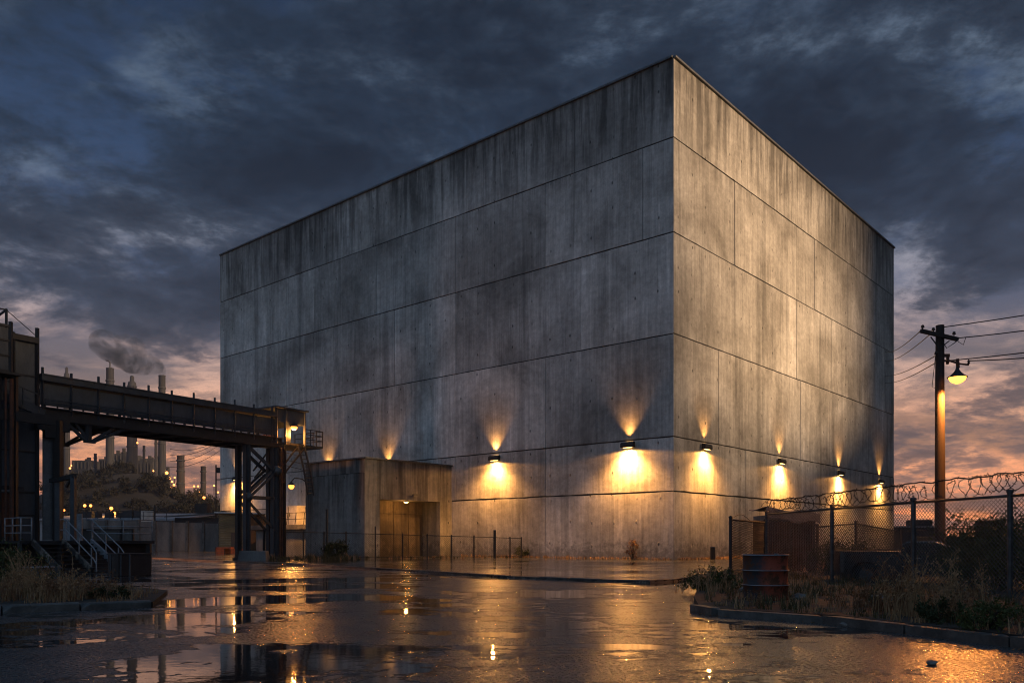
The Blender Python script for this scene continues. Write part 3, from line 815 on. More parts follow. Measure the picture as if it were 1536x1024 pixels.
# shed behind wall
Y2 = 106
b_ = thing('tin_roof_shed', 'small dark shed with a sloping tin roof behind the perimeter wall', 'shed', (XP(292,Y2),Y2,0))
xa, xb = XP(262,Y2), XP(330,Y2)
m = MB(); m.box((xa+xb)/2, Y2+3, 2.15, xb-xa, 6, 4.3); m.build('wall', M['plant'], b_)
m = MB(); m.hexa([(xa-1,Y2-.8,4.35),(xb+.4,Y2-.8,4.85),(xb+.4,Y2+6.5,5.2),(xa-1,Y2+6.5,4.7),(xa-1,Y2-.8,4.5),(xb+.4,Y2-.8,5.0),(xb+.4,Y2+6.5,5.35),(xa-1,Y2+6.5,4.85)]); m.build('roof', M['galv'], b_)
m = MB(); m.box(XP(291,Y2), Y2+3, 5.6, 1.6, 1.4, 1.3); m.build('roof_vent', M['black'], b_)
# white cabinet / hoarding
Y3 = 104
h_ = thing('white_board', 'blank white board on dark posts above the perimeter wall', 'board', (XP(221,Y3),Y3,0))
m = MB(); m.box(XP(221,Y3), Y3, (ZP(787,Y3)+ZP(766,Y3))/2, XP(231,Y3)-XP(212,Y3), .15, ZP(766,Y3)-ZP(787,Y3)); m.build('panel', M['white'], h_, bevel=.03)
m = MB()
for px in (210.5, 232): m.bar((XP(px,Y3),Y3+.02,0),(XP(px,Y3),Y3+.02,ZP(757 if px > 220 else 760,Y3)),.16,.16)
m.build('post', M['black'], h_)
# long low pale building
Y4 = 128
lb = thing('low_warehouse', 'long low warehouse with a pale flat roof behind the perimeter wall', 'building', (XP(170,Y4),Y4,0))
xa, xb = XP(60,Y4), XP(262,Y4)
m = MB(); m.box((xa+xb)/2, Y4+8, 2.2, xb-xa, 16, 4.4); m.build('wall', M['pale'], lb)
m = MB(); m.hexa([(xa-.5,Y4-.5,4.45),(xb+.5,Y4-.5,4.45),(xb+.5,Y4+17,5.9),(xa-.5,Y4+17,5.9),(xa-.5,Y4-.5,4.7),(xb+.5,Y4-.5,4.7),(xb+.5,Y4+17,6.15),(xa-.5,Y4+17,6.15)]); m.build('roof', M['pale'], lb)
m = MB()
for px in (118,133,150,168,180,196,205): m.box(XP(px,Y4), Y4+3, 5.4, random.uniform(.5,1.6), 1.2, random.uniform(.7,1.6))
pieces(m, 'roof_unit', M['plant'], lb)

# panel gate behind the stairs
Yg = 46
gt = thing('sheet_gate', 'grey sheet panel gate with a steel frame right of the steps', 'gate', (XP(160,Yg),Yg,0))
xa, xb = XP(122,Yg), XP(200,Yg); zt, zb_ = ZP(794,Yg), .2
m = MB(); m.box((xa+xb)/2, Yg, (zt+zb_)/2, xb-xa-.1, .04, zt-zb_-.1); m.build('panel', M['plain_concrete'], gt)
m = MB()
for x in (xa, XP(182,Yg), xb): m.bar((x,Yg-.04,0),(x,Yg-.04,zt+.05),.12,.1)
m.bar((xa,Yg-.04,zt),(xb,Yg-.04,zt),.08,.08); m.bar((XP(182,Yg),Yg-.05,ZP(811,Yg)),(xb,Yg-.05,ZP(811,Yg)),.07,.07)
m.build('frame', M['black'], gt)

# ------------------------------------------------------------------ left mill building
Lm = thing('steel_mill_tower', 'tall dark sheet-steel mill building at the left edge of the yard', 'building', GP(-4,0,0))
ZT = 11.95
m = MB()
m.hexa([GP(-9,0,0),GP(-.3,0,0),GP(-.3,-5,0),GP(-9,-5,0),GP(-9,0,ZT),GP(-.3,0,ZT),GP(-.3,-5,ZT),GP(-9,-5,ZT)])
m.build('wall', M['panel'], Lm)
m = MB()
for z in (9.95, 8.05, 6.0, 3.9, 2.7): m.bar(GP(-9,.02,z), GP(-.3,.02,z), .06, .07)
for a in (-.36, -1.55, -3.2): m.bar(GP(a,.05,0), GP(a,.05,ZT+(.55 if a > -1 else .1)), .16, .14)
m.bar(GP(-9,.06,ZT-.12), GP(-.3,.06,ZT-.12), .2, .3)
m.build('frame', M['black'], Lm)
m = MB(); a0, a1 = -9, -2.3
m.hexa([GP(a0,0.06,9.7),GP(a1,0.06,9.7),GP(a1,1.4,9.7),GP(a0,1.4,9.7),GP(a0,0.06,12.05),GP(a1,0.06,12.05),GP(a1,1.4,12.05),GP(a0,1.4,12.05)]); m.build('projecting_bay', M['panel'], Lm)
m = MB()
for z in (9.75, 10.5, 11.25, 11.95): m.bar(GP(a0,1.42,z), GP(a1,1.42,z), .06, .08)
m.bar(GP(a1,1.42,9.6), GP(a1,1.42,12.2), .14, .14)
m.bar(GP(a0,.8,9.62), GP(a1+.4,.8,9.62), 1.7, .12)
m.build('bay_frame', M['black'], Lm)
m = MB()
for a in (-2.4, -4.4): m.bar(GP(a,1.2,12.05), GP(a,1.2,12.85), .09, .09); m.bar(GP(a,1.2,12.8), GP(a-.1,-.6,12.35), .08, .08)
m.tube(GP(-8,1.2,12.8), GP(-2.4,1.2,12.8), .035, 6); m.tube(GP(-2.4,1.2,12.8), GP(-.4,0,12.1), .02, 5)
m.build('roof_railing', M['black'], Lm)
m = MB()      # sloping stair stringer and landing under the bay
m.bar(GP(-6,1.0,9.6), GP(-.3,.6,8.0), .2, .42); m.bar(GP(-6,1.0,10.5), GP(-.6,.6,8.95), .05, .05)
for k in range(7): a = -5.5+k*.8; m.bar(GP(a,.95,9.45-(a+6)*.28), GP(a,.95,10.35-(a+6)*.28), .04, .04)
m.build('outside_stair', M['steel'], Lm)
m = MB()
for a in (-2.0, -2.75, -4.5):
    m.bar(GP(a,1.2,0), GP(a,1.2,9.6), .22 if a != -2.75 else .1, .22)
m.bar(GP(-9,1.2,7.6), GP(-.2,1.2,7.6), .2, .5)
m.bar(GP(-9,1.2,4.0), GP(-1.6,1.2,4.0), .12, .2)
m.build('column', M['black'], Lm)
m = MB(); m.tube(GP(-2.25,1.4,0), GP(-2.25,1.4,9.4), .09, 8); m.tube(GP(-2.5,1.35,0), GP(-2.5,1.35,9.4), .05, 8); m.build('pipe', M['rusty'], Lm)
m = MB()
for k in range(16): m.tube(GP(-4.0,1.5,1.6+k*.48), GP(-3.4,1.5,1.6+k*.48), .02, 5)
for a in (-4.0,-3.4): m.tube(GP(a,1.5,1.3), GP(a,1.5,9.5), .03, 5)
m.build('ladder', M['steel'], Lm)
m = MB(); m.box(*GP(-2.0,.12,2.7), .95, .06, 2.2, math.atan2(gd.y,gd.x)); m.build('door', M['rusty'], Lm)
m = MB()
a = -2.0
m.path([GP(-2.6,.2,1.5), GP(-2.6,.2,3.75), GP(-2.45,.2,3.9), GP(-1.6,.2,3.9), GP(-1.45,.2,3.75), GP(-1.45,.2,1.5)], .05, 6); m.build('door_frame', M['rail'], Lm)
# end bay between mill and gallery: pale strip panel, columns
m = MB(); m.bar(GP(.25,.02,1.4), GP(.25,.02,7.3), .1, .62, up=gd); 
for z in (3.1, 4.3, 5.0, 6.2): m.bar(GP(-.05,.06,z), GP(.55,.06,z), .05, .04)
m.build('pale_panel', M['rail'] if False else simple('dull_pale_sheet', (.17,.185,.195), (.10,.11,.115), .6, scale=1.2, bump=.1), Lm)
m = MB(); 
for px, w, d in ((83.5, .38, .25), (91.5, .28, -.3)): 
    a = ga(px); m.bar(GP(a,d,0), GP(a,d,7.75), w, w)
m.bar(GP(-.5,.15,7.5), GP(ga(100),.15,7.5), .4, .6)
m.box(*GP(.35,.2,7.05), .9, .3, .5, math.atan2(gd.y,gd.x))
m.build('column', M['black'], Lm)

# ------------------------------------------------------------------ steps and platform
dS = Vector((.75,-.661,0)); wS = Vector((.661,.75,0))
T = Vector((XP(50,36.5), 36.5, 0))      # top of the left-hand stringer
ZPl = 1.38; RUN = 3.05; WID = 2.5
def TP(r, w, z): return T + dS*r + wS*w + Vector((0,0,z))
st = thing('steel_steps', 'wide dark steel steps with worn stringers and pale handrails below the mill', 'steps', TP(RUN,0,0))
m = MB(); ns = 8
for i in range(ns):
    z = ZPl*(1-(i+1)/(ns+.0)) + .02; r = RUN*(i+.5)/ns
    for w0, w1_ in ((.08, 1.2), (1.32, WID-.08)): m.bar(TP(r, w0, z), TP(r, w1_, z), .3, .05)
m.build('tread', M['black'], st)
worn = simple('worn_stringer_paint', (.17,.15,.125), (.022,.022,.022), .6, scale=1.5, bump=.2, lo=.48, hi=.53)
for w, mt in ((0, worn), (1.25, worn), (WID, M['rail'])):
    m = MB(); m.bar(TP(-.1,w,ZPl-.05), TP(RUN+.12,w,.08), .10, .30, up=(0,0,1)); m.build('stringer', mt, st)
for w in (1.35, WID):
    m = MB()
    for h in (.98, .5): m.path([TP(-.6,w,ZPl+h), TP(0,w,ZPl+h), TP(RUN,w,.0+h+.1), TP(RUN+.3,w,h-.1), TP(RUN+.3,w,.05 if h > .9 else .3)], .028, 6)
    for f in (0, .5, .93): m.tube(TP(RUN*f,w,ZPl*(1-f)), TP(RUN*f,w,ZPl*(1-f)+1.0), .028, 6)
    m.build('handrail', M['rail'], st)
pf = thing('loading_platform', 'dark raised steel platform at the head of the steps', 'platform', TP(-2,0,0))
m = MB(); m.hexa([TP(-.1,-.5,ZPl-.14),TP(-.1,5.5,ZPl-.14),TP(-7,5.5,ZPl-.14),TP(-7,-.5,ZPl-.14),TP(-.1,-.5,ZPl),TP(-.1,5.5,ZPl),TP(-7,5.5,ZPl),TP(-7,-.5,ZPl)]); m.build('deck', M['black'], pf)
m = MB()
for w in (-.4, 1.25, 2.6, 5.3):
    for r in (-.3, -3.3, -6.7): m.bar(TP(r,w,0), TP(r,w,ZPl-.14), .2, .2)
m.bar(TP(-.6,-.45,.7), TP(-.6,5.4,.7), .06, 1.2); pieces(m, 'support', M['black'], pf)
m = MB()
for h in (.35, .68, 1.02): m.tube(TP(-.15,-.45,ZPl+h), TP(-.15,-.02,ZPl+h), .028, 6); m.tube(TP(-.15,-.45,ZPl+h), TP(-2.2,-.45,ZPl+h), .028, 6); m.tube(TP(-.15,2.6,ZPl+h), TP(-.15,5.4,ZPl+h), .028, 6)
for r, w in ((-.15,-.45),(-.15,-.02),(-1.2,-.45),(-2.2,-.45),(-.15,2.6),(-.15,4),(-.15,5.4)): m.tube(TP(r,w,ZPl), TP(r,w,ZPl+1.03), .03, 6)
pieces(m, 'railing', M['rail'], pf)
# portal frame over the landing
pr_ = thing('portal_frame', 'dark steel portal frame standing over the landing of the steps', 'frame', PT(110,808,38))
Yp = 38.5
m = MB(); zt = ZP(714, Yp)
m.bar((XP(110,Yp),Yp,.0),(XP(110,Yp),Yp,zt),.20,.2); m.build('post', M['steel'], pr_)
m = MB(); m.bar((XP(70,Yp),Yp+1,0),(XP(70,Yp),Yp+1,zt-.1),.24,.24); m.build('post', M['steel'], pr_)
m = MB(); m.bar((XP(55,Yp),Yp+1.2,zt-.12),(XP(98,Yp),Yp+.2,zt-.06),.2,.2); m.bar((XP(98,Yp),Yp+.2,zt-.06),(XP(113,Yp),Yp-.05,zt+.02),.2,.2); m.bar((XP(96,Yp),Yp+.2,zt-.5),(XP(104,Yp),Yp+.1,zt-.12),.1,.1); m.build('beam', M['black'], pr_)
# pale upright panels left by the landing
pn = thing('pale_door_leaf', 'pale grey door leaf propped behind the steps', 'door', (XP(115,40.5),40.5,0))
m = MB(); m.box(XP(118,40.5), 40.5, 1.35, .34, .08, 2.7); m.build('leaf', M['rail'], pn); 
m = MB(); m.box(XP(102,40.5), 40.55, 1.15, .5, .08, 2.3); m.build('leaf', M['rail'], pn)
# black end box
p = PT(193, 866, 32.2); eb = thing('steel_bin', 'black steel bin standing at the right foot of the steps', 'bin', (p.x,p.y,0))
m = MB(); rz_ = math.atan2(dS.y, dS.x)
m.box(p.x-.15, p.y+.4, .42, .95, 1.3, .84, rz_); m.build('body', M['black'], eb, bevel=.02)
m = MB()
for k in (-.4, 0, .35): m.bar((p.x-.15+k, p.y-.32, .02), (p.x-.15+k, p.y-.32, .86), .05, .06)
m.build('rib', M['steel'], eb)
m = MB(); m.box(p.x-.15, p.y+.4, .87, 1.0, 1.35, .05, rz_); m.build('lid', M['black'], eb)
# pale metal basin
p = PT(58, 866, 31.5)
m = MB(); m.lathe([(.001,.02),(.2,.02),(.36,.12),(.46,.32),(.56,.36),(.56,.40),(.45,.36),(.33,.15),(.001,.08)], (p.x,p.y,0), 18)
tag(m.build('metal_basin', M['rail'], at=(p.x,p.y,0)), 'pale metal basin lying on the ground at the foot of the steps', 'basin')

# ------------------------------------------------------------------ verges
lv = [(-9.77-2.2, 14.7), (-9.77, 15.75), (-7.55, 17.25)]
lk = kerb_run('road_kerb', lv, .15, .24, M['kerb'])
vo = [(-7.62,17.45), (-10.2,15.9), (-40,2), (-40,34), (-22,31), (-14.5,27), (-9.0,21.5)]
vl = slab('grass_verge', vo[::-1], -.02, .10, M['earth']); struct(vl)
rk = [(3.72,16.2), (3.95,15.35), (5.45,13.95), (6.76,10.9), (7.6,8.6), (8.6,5.6)]
kerb_run('road_kerb', rk[::-1], .135, .26, M['kerb'], -1 if False else 1)
ro = [(3.7,16.3), (3.95,15.5), (5.6,14.1), (6.95,11), (7.8,8.6), (8.8,5.6), (40,5.6), (40,58), (27,57), (13.5,44), (9.4,35), (7.1,31), (5.5,24), (4.2,19)]
vr = slab('grass_verge', ro, -.02, .12, M['earth']); struct(vr)

# ------------------------------------------------------------------ right chain-link fence
def fence_run(name, label, pts, H, mat, mesh=True, pitch=.125, wire=.0085, zb=.1, coil=True, postr=.06):
    rt = thing(name, label, 'fence', (*pts[0], 0))
    rail = MB(); net = MB()
    for i, p in enumerate(pts):
        m = MB(); m.tube((p[0],p[1],0), (p[0],p[1],H[i]+.07), postr, 10); m.lathe([(postr*1.25,0),(postr*1.25,.05),(.001,.08)], (p[0],p[1],H[i]+.07), 10)
        m.build('post', mat, rt)
    for i in range(len(pts)-1):
        a, b = Vector((*pts[i],0)), Vector((*pts[i+1],0)); L = (b-a).length; ha, hb = H[i], H[i+1]
        rail.tube(a+Vector((0,0,ha)), b+Vector((0,0,hb)), .032, 8)
        rail.tube(a+Vector((0,0,zb)), b+Vector((0,0,zb)), .012, 5)
        nx = L/pitch; hh = (ha+hb)/2 - zb; rows = hh/(pitch*.82)
        k = -int(rows)-1
        sag = Vector((-(b-a).y, (b-a).x, 0)).normalized()
        while k < nx:
            for sg in (1, -1):
                x0, x1 = (k, k+rows) if sg > 0 else (k+rows, k)
                d = x1-x0; ta, tb = sorted(((0-x0)/d, (nx-x0)/d)); ta, tb = max(0,ta), min(1,tb)
                if tb-ta < .005: continue
                def P_(tt):
                    f = (x0+d*tt)/nx; q = a.lerp(b, f); top = ha+(hb-ha)*f
                    bow = .035*math.sin(f*math.pi*2.3+i)*math.sin(tt*math.pi)
                    return q + sag*(bow + .006*sg) + Vector((0,0,zb+(top-zb)*tt))
                mid = (ta+tb)/2
                net.path([P_(ta), P_(mid), P_(tb)], wire, 4, False)
            k += 1
    pieces(rail, 'rail', mat, rt); net.build('chain_link_mesh', mat, rt)
    return rt
fy = [30.9, 25.7, 21.3, 18.1, 14.6]
fx = [XP(1150,30.9), XP(1248,25.7), XP(1370,21.3), XP(1515,18.1), 11.55]
fpts = list(zip(fx, fy)); FH = [2.38, 2.38, 2.38, 2.38, 2.38]
cf = fence_run('chain_link_fence', 'tall chain-link fence topped with a coil of razor wire on the right', fpts, FH, M['fence'])
# razor wire: taut top strand, coil, barbs
coil = MB(); barb = MB(); strand = MB()
pl = [Vector((*p, 0)) for p in fpts]
seg = [(pl[i+1]-pl[i]).length for i in range(len(pl)-1)]; tot = sum(seg)
def along(s):
    i = 0
    while i < len(seg)-1 and s > seg[i]: s -= seg[i]; i += 1
    d = (pl[i+1]-pl[i]).normalized(); return pl[i] + d*s, d
pts = []; s = -.15; th = 0
while s < tot:
    c, d = along(max(s, 0)); nrm = Vector((-d.y, d.x, 0)); rr = .21 + .035*math.sin(s*2.3) + random.uniform(-.022,.022)
    zc = 2.38 + .26 + .035*math.sin(s*1.1) + .02*math.sin(s*3.7)
    p = c + nrm*(rr*math.cos(th)*.85) + Vector((0,0,zc + rr*math.sin(th))) + d*(.06*math.sin(th*2.0+s)) 
    pts.append(p)
    if random.random() < .8:
        e = Vector((random.uniform(-1,1),random.uniform(-1,1),random.uniform(-1,1))).normalized()*.038
        barb.tube(p-e, p+e, .0085, 3)
    th += .36; s += .36/(2*math.pi)*(.40 + .16*math.sin(s*1.9) + .06*math.sin(s*5.3))
coil.path(pts, .008, 4); 
pts = []
k = 0
while k*.22 < tot:
    c, d = along(k*.22); p = c + Vector((0,0,2.88 + .02*math.sin(k*.9) - .015*(k%3) - (.22 if k < 2 else 0)))
    pts.append(p); 
    for _ in range(2):
        e = Vector((random.uniform(-1,1),random.uniform(-1,1),random.uniform(-.6,1))).normalized()*.045; q = p + d*random.uniform(0,.2)
        barb.tube(q-e, q+e, .008, 3)
    k += 1
strand.path(pts, .016, 5)
coil.build('razor_coil', M['black'], cf); barb.build('barb', M['black'], cf); strand.build('top_strand', M['black'], cf)
sf = [(XP(1096,29.6), 29.6), (XP(1148,32.2), 32.2)]
gf = fence_run('fence_return', 'short low chain-link panel between the drum and the red shed', sf, [2.14, 2.1], M['black'], pitch=.11, wire=.008)
m = MB(); m.path([Vector((*sf[0],2.14)) .lerp(Vector((*sf[1],2.1)), f) + Vector((0,0,.22*math.sin(f/.55*math.pi) if f < .55 else .05*math.sin(f*20))) for f in [i/14 for i in range(15)]], .012, 5); m.build('loose_wire', M['black'], gf)
# inner yard fence frames beyond
inf = fence_run('inner_yard_fence', 'farther chain-link fence inside the yard behind the red shed', [(XP(1226,37),37),(XP(1284,36),36),(XP(1352,47),47),(XP(1470,47),47),(XP(1600,47),47)], [ZP(790,37),ZP(785,36),ZP(797,47),ZP(790,47),ZP(788,47)], M['black'], pitch=.22, wire=.007, postr=.065)

# oil drum
p = PT(1148, 905, 17.9); bd = thing('oil_drum', 'rusty red and blue-black oil drum standing on the verge by the fence', 'oil drum', (p.x,p.y,.12))
r, h = .47, .98
prof = [(.001,.02),(r-.03,.02),(r,0),(r+.012,.02),(r,.045)]
for zc in (.33, .65): prof += [(r, zc*h-.035), (r+.022, zc*h-.012), (r+.022, zc*h+.012), (r, zc*h+.035)]
prof += [(r, h-.045), (r+.012,h-.02),(r+.006,h),(r-.02,h),(r-.025,h-.03),(.001,h-.03)]
m = MB(); m.lathe([(a, b+.12) for a, b in prof], (p.x,p.y,0), 40); m.build('body', M['barrel'], bd)
m = MB()
for zc in (.33, .65, .985): m.lathe([(r+.010,.12+zc*h-.014),(r+.028,.12+zc*h-.006),(r+.028,.12+zc*h+.006),(r+.010,.12+zc*h+.014)], (p.x,p.y,0), 40)
m.build('hoop', M['rail'], bd)
m = MB(); m.lathe([(.001,.05),(.05,.05),(.05,0)], (p.x+.2,p.y-.12,.12+h-.03), 10); m.build('bung', M['galv'], bd)

# red shed with tarpaulin
Yr = 34.5; xa, xb = XP(1152,Yr), XP(1224,Yr)
rs = thing('red_shed', 'rusting red sheet-metal shed with a grey sagging top behind the fence', 'shed', (xa,Yr,0))
m = MB(); rows = [[],[]]
for i in range(41):
    x = xa+.02+(xb-xa-.04)*i/40
    for k, z in enumerate((.1, 2.25)): rows[k].append((x, Yr-.03*(1 if i%2 else -1), z))
m.grid(rows, False, False); m.box((xa+xb)/2, Yr+1.1, 1.18, xb-xa, 2.1, 2.14); m.build('wall', M['redrust'], rs)
m = MB(); rows = []
for j in range(7):
    row = []
    for i in range(15):
        f = i/14; x = xa-.12+(xb-xa+.24)*f; z = 2.78 - .26*f + .05*math.sin(f*9+j) - .03*random.random() - (.0 if 0 < j else .42 + .05*math.sin(f*13))
        row.append((x, Yr-.16+2.5*max(0, j-1)/5, z))
    rows.append(row)
m.grid(rows, False, False); m.box((xa+xb)/2, Yr+1.1, 2.36, xb-xa-.06, 2.2, .22); 
o = m.build('tarpaulin', M['canvas'], rs)
sm_ = o.modifiers.new('thick', 'SOLIDIFY'); sm_.thickness = .02
m = MB(); m.box(xa+.95, Yr-.07, 1.05, .06, .05, 1.9); m.box(xb-.1, Yr-.07, 1.1, .09, .05, 2.2); m.box((xa+xb)/2, Yr-.07, 2.22, xb-xa, .05, .09); m.build('door_frame', M['black'], rs)

# pickup behind the fence, seen from its side, nose to the right
def pickup():
    c = PT(1378, 880, 24.6); rz_ = R(-34)
    t = thing('pickup_truck', 'black pickup truck parked nose right behind the chain-link fence', 'truck', (c.x,c.y,.02), rz_)
    w = .86
    def side(poly, y0, y1, name, mat, bev=.035): 
        m = MB(); m.prism(poly, y0, y1); return m.build(name, mat, t, local=True, bevel=bev)
    body = [(-2.05,.42),(-1.75,.36),(-1.7,.6),(-1.48,.74),(-1.16,.74),(-.95,.6),(-.9,.34),(.95,.34),(1.0,.6),(1.2,.74),(1.52,.74),(1.74,.6),(1.8,.36),(2.1,.4),(2.14,.72),(2.02,.84),(1.15,.93),(-.35,.95),(-.42,1.06),(-2.05,1.06)]
    b = side(body, -w, w, 'body', M['carpaint'])
    cabp = [(-.40,.95),(-.30,1.26),(-.15,1.33),(.45,1.33),(.62,1.28),(1.2,.93)]
    side(cabp, -w+.09, w-.09, 'cab', M['carpaint'], .03)
    for sg in (-1, 1):
        m = MB(); y = sg*(w-.085)
        q = [(-.24,.98),(-.17,1.24),(.42,1.27),(.40,.98)]; q2 = [(.47,.98),(.48,1.26),(.58,1.24),(.98,.98)]
        for qq in (q, q2): m.prism(qq, y-.008, y+.008)
        m.build('side_window', M['glass'], t, local=True)
        m = MB(); m.path([(-.33,sg*(w-.08),1.25),(-.15,sg*(w-.085),1.335),(.45,sg*(w-.085),1.335),(.62,sg*(w-.08),1.285),(1.2,sg*(w-.06),.945),(2.0,sg*(w-.02),.86)], .014, 5); m.build('trim', M['chrome'], t, local=True)
        m = MB(); m.box(.12, sg*(w+.012), .86, .14, .03, .03); m.build('door_handle', M['chrome'], t, local=True)
        m = MB(); m.box(1.0, sg*(w+.09), .99, .10, .18, .13); m.build('mirror', M['carpaint'], t, local=True, bevel=.02)
        m = MB(); m.box(2.1, sg*(w-.22), .66, .07, .3, .16); m.build('headlight', M['chrome'], t, local=True, bevel=.02)
        m = MB(); m.box(-2.06, sg*(w-.1), .8, .05, .14, .26); m.build('tail_light', M['redrust'], t, local=True, bevel=.01)
        for x in (-1.32, 1.36):
            m = MB(); m.lathe([(.20,-.10),(.31,-.11),(.345,-.07),(.345,.07),(.31,.11),(.20,.10)], (x, sg*(w-.12), .345), 24, 'y'); wh = m.build('wheel', M['tyre'], t, local=True)
            m = MB(); m.lathe([(.001,-.06*1),(.10,-.07),(.2,-.09),(.205,.09),(.1,.07),(.001,.06)], (x, sg*(w-.12), .345), 20, 'y'); m.build('rim', M['galv'], wh, local=True)
    m = MB(); m.box(2.16, 0, .50, .12, 1.66, .16); m.build('bumper', M['chrome'], t, local=True, bevel=.03)
    m = MB(); q = [(.645,1.27),(1.20,.955)]
    m.face([(.66,-w+.16,1.275),(.66,w-.16,1.275),(1.21,w-.12,.95),(1.21,-w+.12,.95)]); m.build('windscreen', M['glass'], t, local=True)
pickup()
# low dark skip to the left of the pickup
p = PT(1308, 870, 26.5); sk = thing('steel_skip', 'low black steel skip left of the pickup behind the fence', 'skip', (p.x,p.y,.1))
m = MB(); m.hexa([(p.x-.7,p.y-.6,.15),(p.x+.75,p.y-.6,.15),(p.x+.75,p.y+1,.15),(p.x-.7,p.y+1,.15),(p.x-.95,p.y-.8,1.06),(p.x+1.0,p.y-.8,1.06),(p.x+1.0,p.y+1.2,1.06),(p.x-.95,p.y+1.2,1.06)]); m.build('body', M['black'], sk, bevel=.02)
m = MB()
for x in (-.5, .0, .5): m.bar((p.x+x,p.y-.64,.15),(p.x+x*1.25,p.y-.83,1.05),.08,.06)
m.bar((p.x-1,p.y-.82,1.06),(p.x+1.05,p.y-.82,1.06),.08,.08); m.build('rib', M['black'], sk)

# ------------------------------------------------------------------ utility pole with lamp and wires
Yu = 34; pb = Vector((XP(1410,Yu), Yu, .1))
up = thing('utility_pole', 'tall brown wooden utility pole with a crossarm and a street lamp', 'utility pole', pb)
zt = ZP(488, Yu)
m = MB(); m.path([pb, pb+Vector((0,0,4)), pb+Vector((-.01,0,7.5)), Vector((pb.x,pb.y,zt))], [.215,.20,.18,.165], 14); m.build('pole', M['wood'], up)
c1_, c2_ = PT(1381, 496, Yu-.22), PT(1437, 509, Yu-.22)
m = MB(); m.bar(c1_, c2_, .13, .15); m.build('crossarm', M['wood'], up)
m = MB(); m.bar(PT(1396,505,Yu-.25), PT(1408,521,Yu-.22), .03, .04); m.bar(PT(1424,511,Yu-.25), PT(1411,521,Yu-.22), .03, .04); m.build('brace', M['black'], up)
ins = [PT(1384,493,Yu-.22), PT(1400,497,Yu-.22), PT(1431,503,Yu-.22), PT(1404,533,Yu-.25)]
for q in ins:
    m = MB(); m.lathe([(.02,0),(.02,.06),(.07,.06),(.07,.1),(.04,.11),(.06,.12),(.06,.16),(.001,.19)], q - Vector((0,0,.02)), 10); m.build('insulator', M['ceramic'], up)
la = PT(1417,541,Yu); lb_ = PT(1436,545,Yu-.8); lamp = PT(1436,566,Yu-.8)
m = MB(); m.path([la-Vector((.3,0,0)), la, la.lerp(lb_,.5)+Vector((0,0,.05)), lb_+Vector((0,0,.02)), lb_-Vector((0,0,.15))], .05, 8)
m.bar(PT(1420,533,Yu)-Vector((.2,0,0)), PT(1424,533,Yu), .1, .12); m.bar(PT(1422,533,Yu), PT(1421,546,Yu), .09, .09); m.bar(PT(1436,538,Yu-.8), PT(1437,552,Yu-.8), .10, .10); m.bar(lb_, PT(1453,547,Yu-.8), .05, .06); m.build('lamp_arm', M['rusty'], up)
m = MB(); m.lathe([(.05,.42),(.08,.30),(.15,.20),(.25,.10),(.36,.03),(.385,.0),(.35,.0)], lamp, 20); sh = m.build('lamp_shade', M['black'], up)
m = MB(); m.lathe([(.27,.05),(.33,0),(.29,-.11),(.19,-.20),(.07,-.25),(.001,-.255)], lamp, 18); m.build('bulb', emit('street_lamp_glass', (1, .30, .04), 4), sh)
m = MB(); q = PT(1453,543,Yu-.8); m.lathe([(.02,-.08),(.06,-.06),(.03,0),(.07,.03),(.03,.08),(.001,.12)], q, 10); m.build('insulator', M['ceramic'], up)
m = MB(); m.path([PT(1406,500,Yu-.2), PT(1420,522,Yu-.25), PT(1432,514,Yu-.3), PT(1437,510,Yu-.3)], .018, 5); m.path([PT(1437,512,Yu-.3), PT(1445,517,Yu-.3), PT(1449,505,Yu-.3)], .014, 5); m.path([PT(1403,535,Yu-.2),PT(1398,580,Yu-.1),PT(1407,584,Yu-.2)], .012, 5); m.build('jumper_cable', M['wire'], up)
light('street_light', 'SPOT', 3800, (1,.33,.06), up, lamp - pb - Vector((0,0,.36)), .14, 168, .4, (0,0,-1))
def wire(p, q, sag, label):
    p, q = Vector(p), Vector(q); n = 18; pts = []
    for i in range(n+1):
        f = i/n; pts.append(p.lerp(q, f) - Vector((0,0,sag*4*f*(1-f))))
    m = MB(); m.path(pts, .022, 5)
    tag(m.build('power_line', M['wire'], at=p), label, 'cable', 'power lines on the utility pole')
bx = C + uR*(REND+.1) - nR*1.0
for (q, py, zs, lab) in ((ins[0], 527, .4, 'topmost power line from the pole to the back of the concrete box'), (ins[1], 541, .4, 'second power line from the pole to the back of the concrete box'), (ins[3], 563, .3, 'third power line from the pole to the back of the concrete box'), (PT(1405,543,Yu-.2), 574, .3, 'lowest power line from the pole to the back of the concrete box')):
    wire(q, (bx.x, bx.y, ZP(py, bx.y)), zs, lab)
for (q, py, lab) in ((PT(1411,491,Yu), 462, 'topmost power line leaving the pole to the right'), (PT(1436,507,Yu-.22), 485, 'second power line leaving the pole to the right'), (PT(1420,541,Yu), 518, 'third power line leaving the pole to the right'), (PT(1453,541,Yu-.8), 526, 'lowest power line leaving the pole to the right')):
    e = PT(1536, py, 31.4); d = e - q; wire(q, q + d*6, .5, lab)

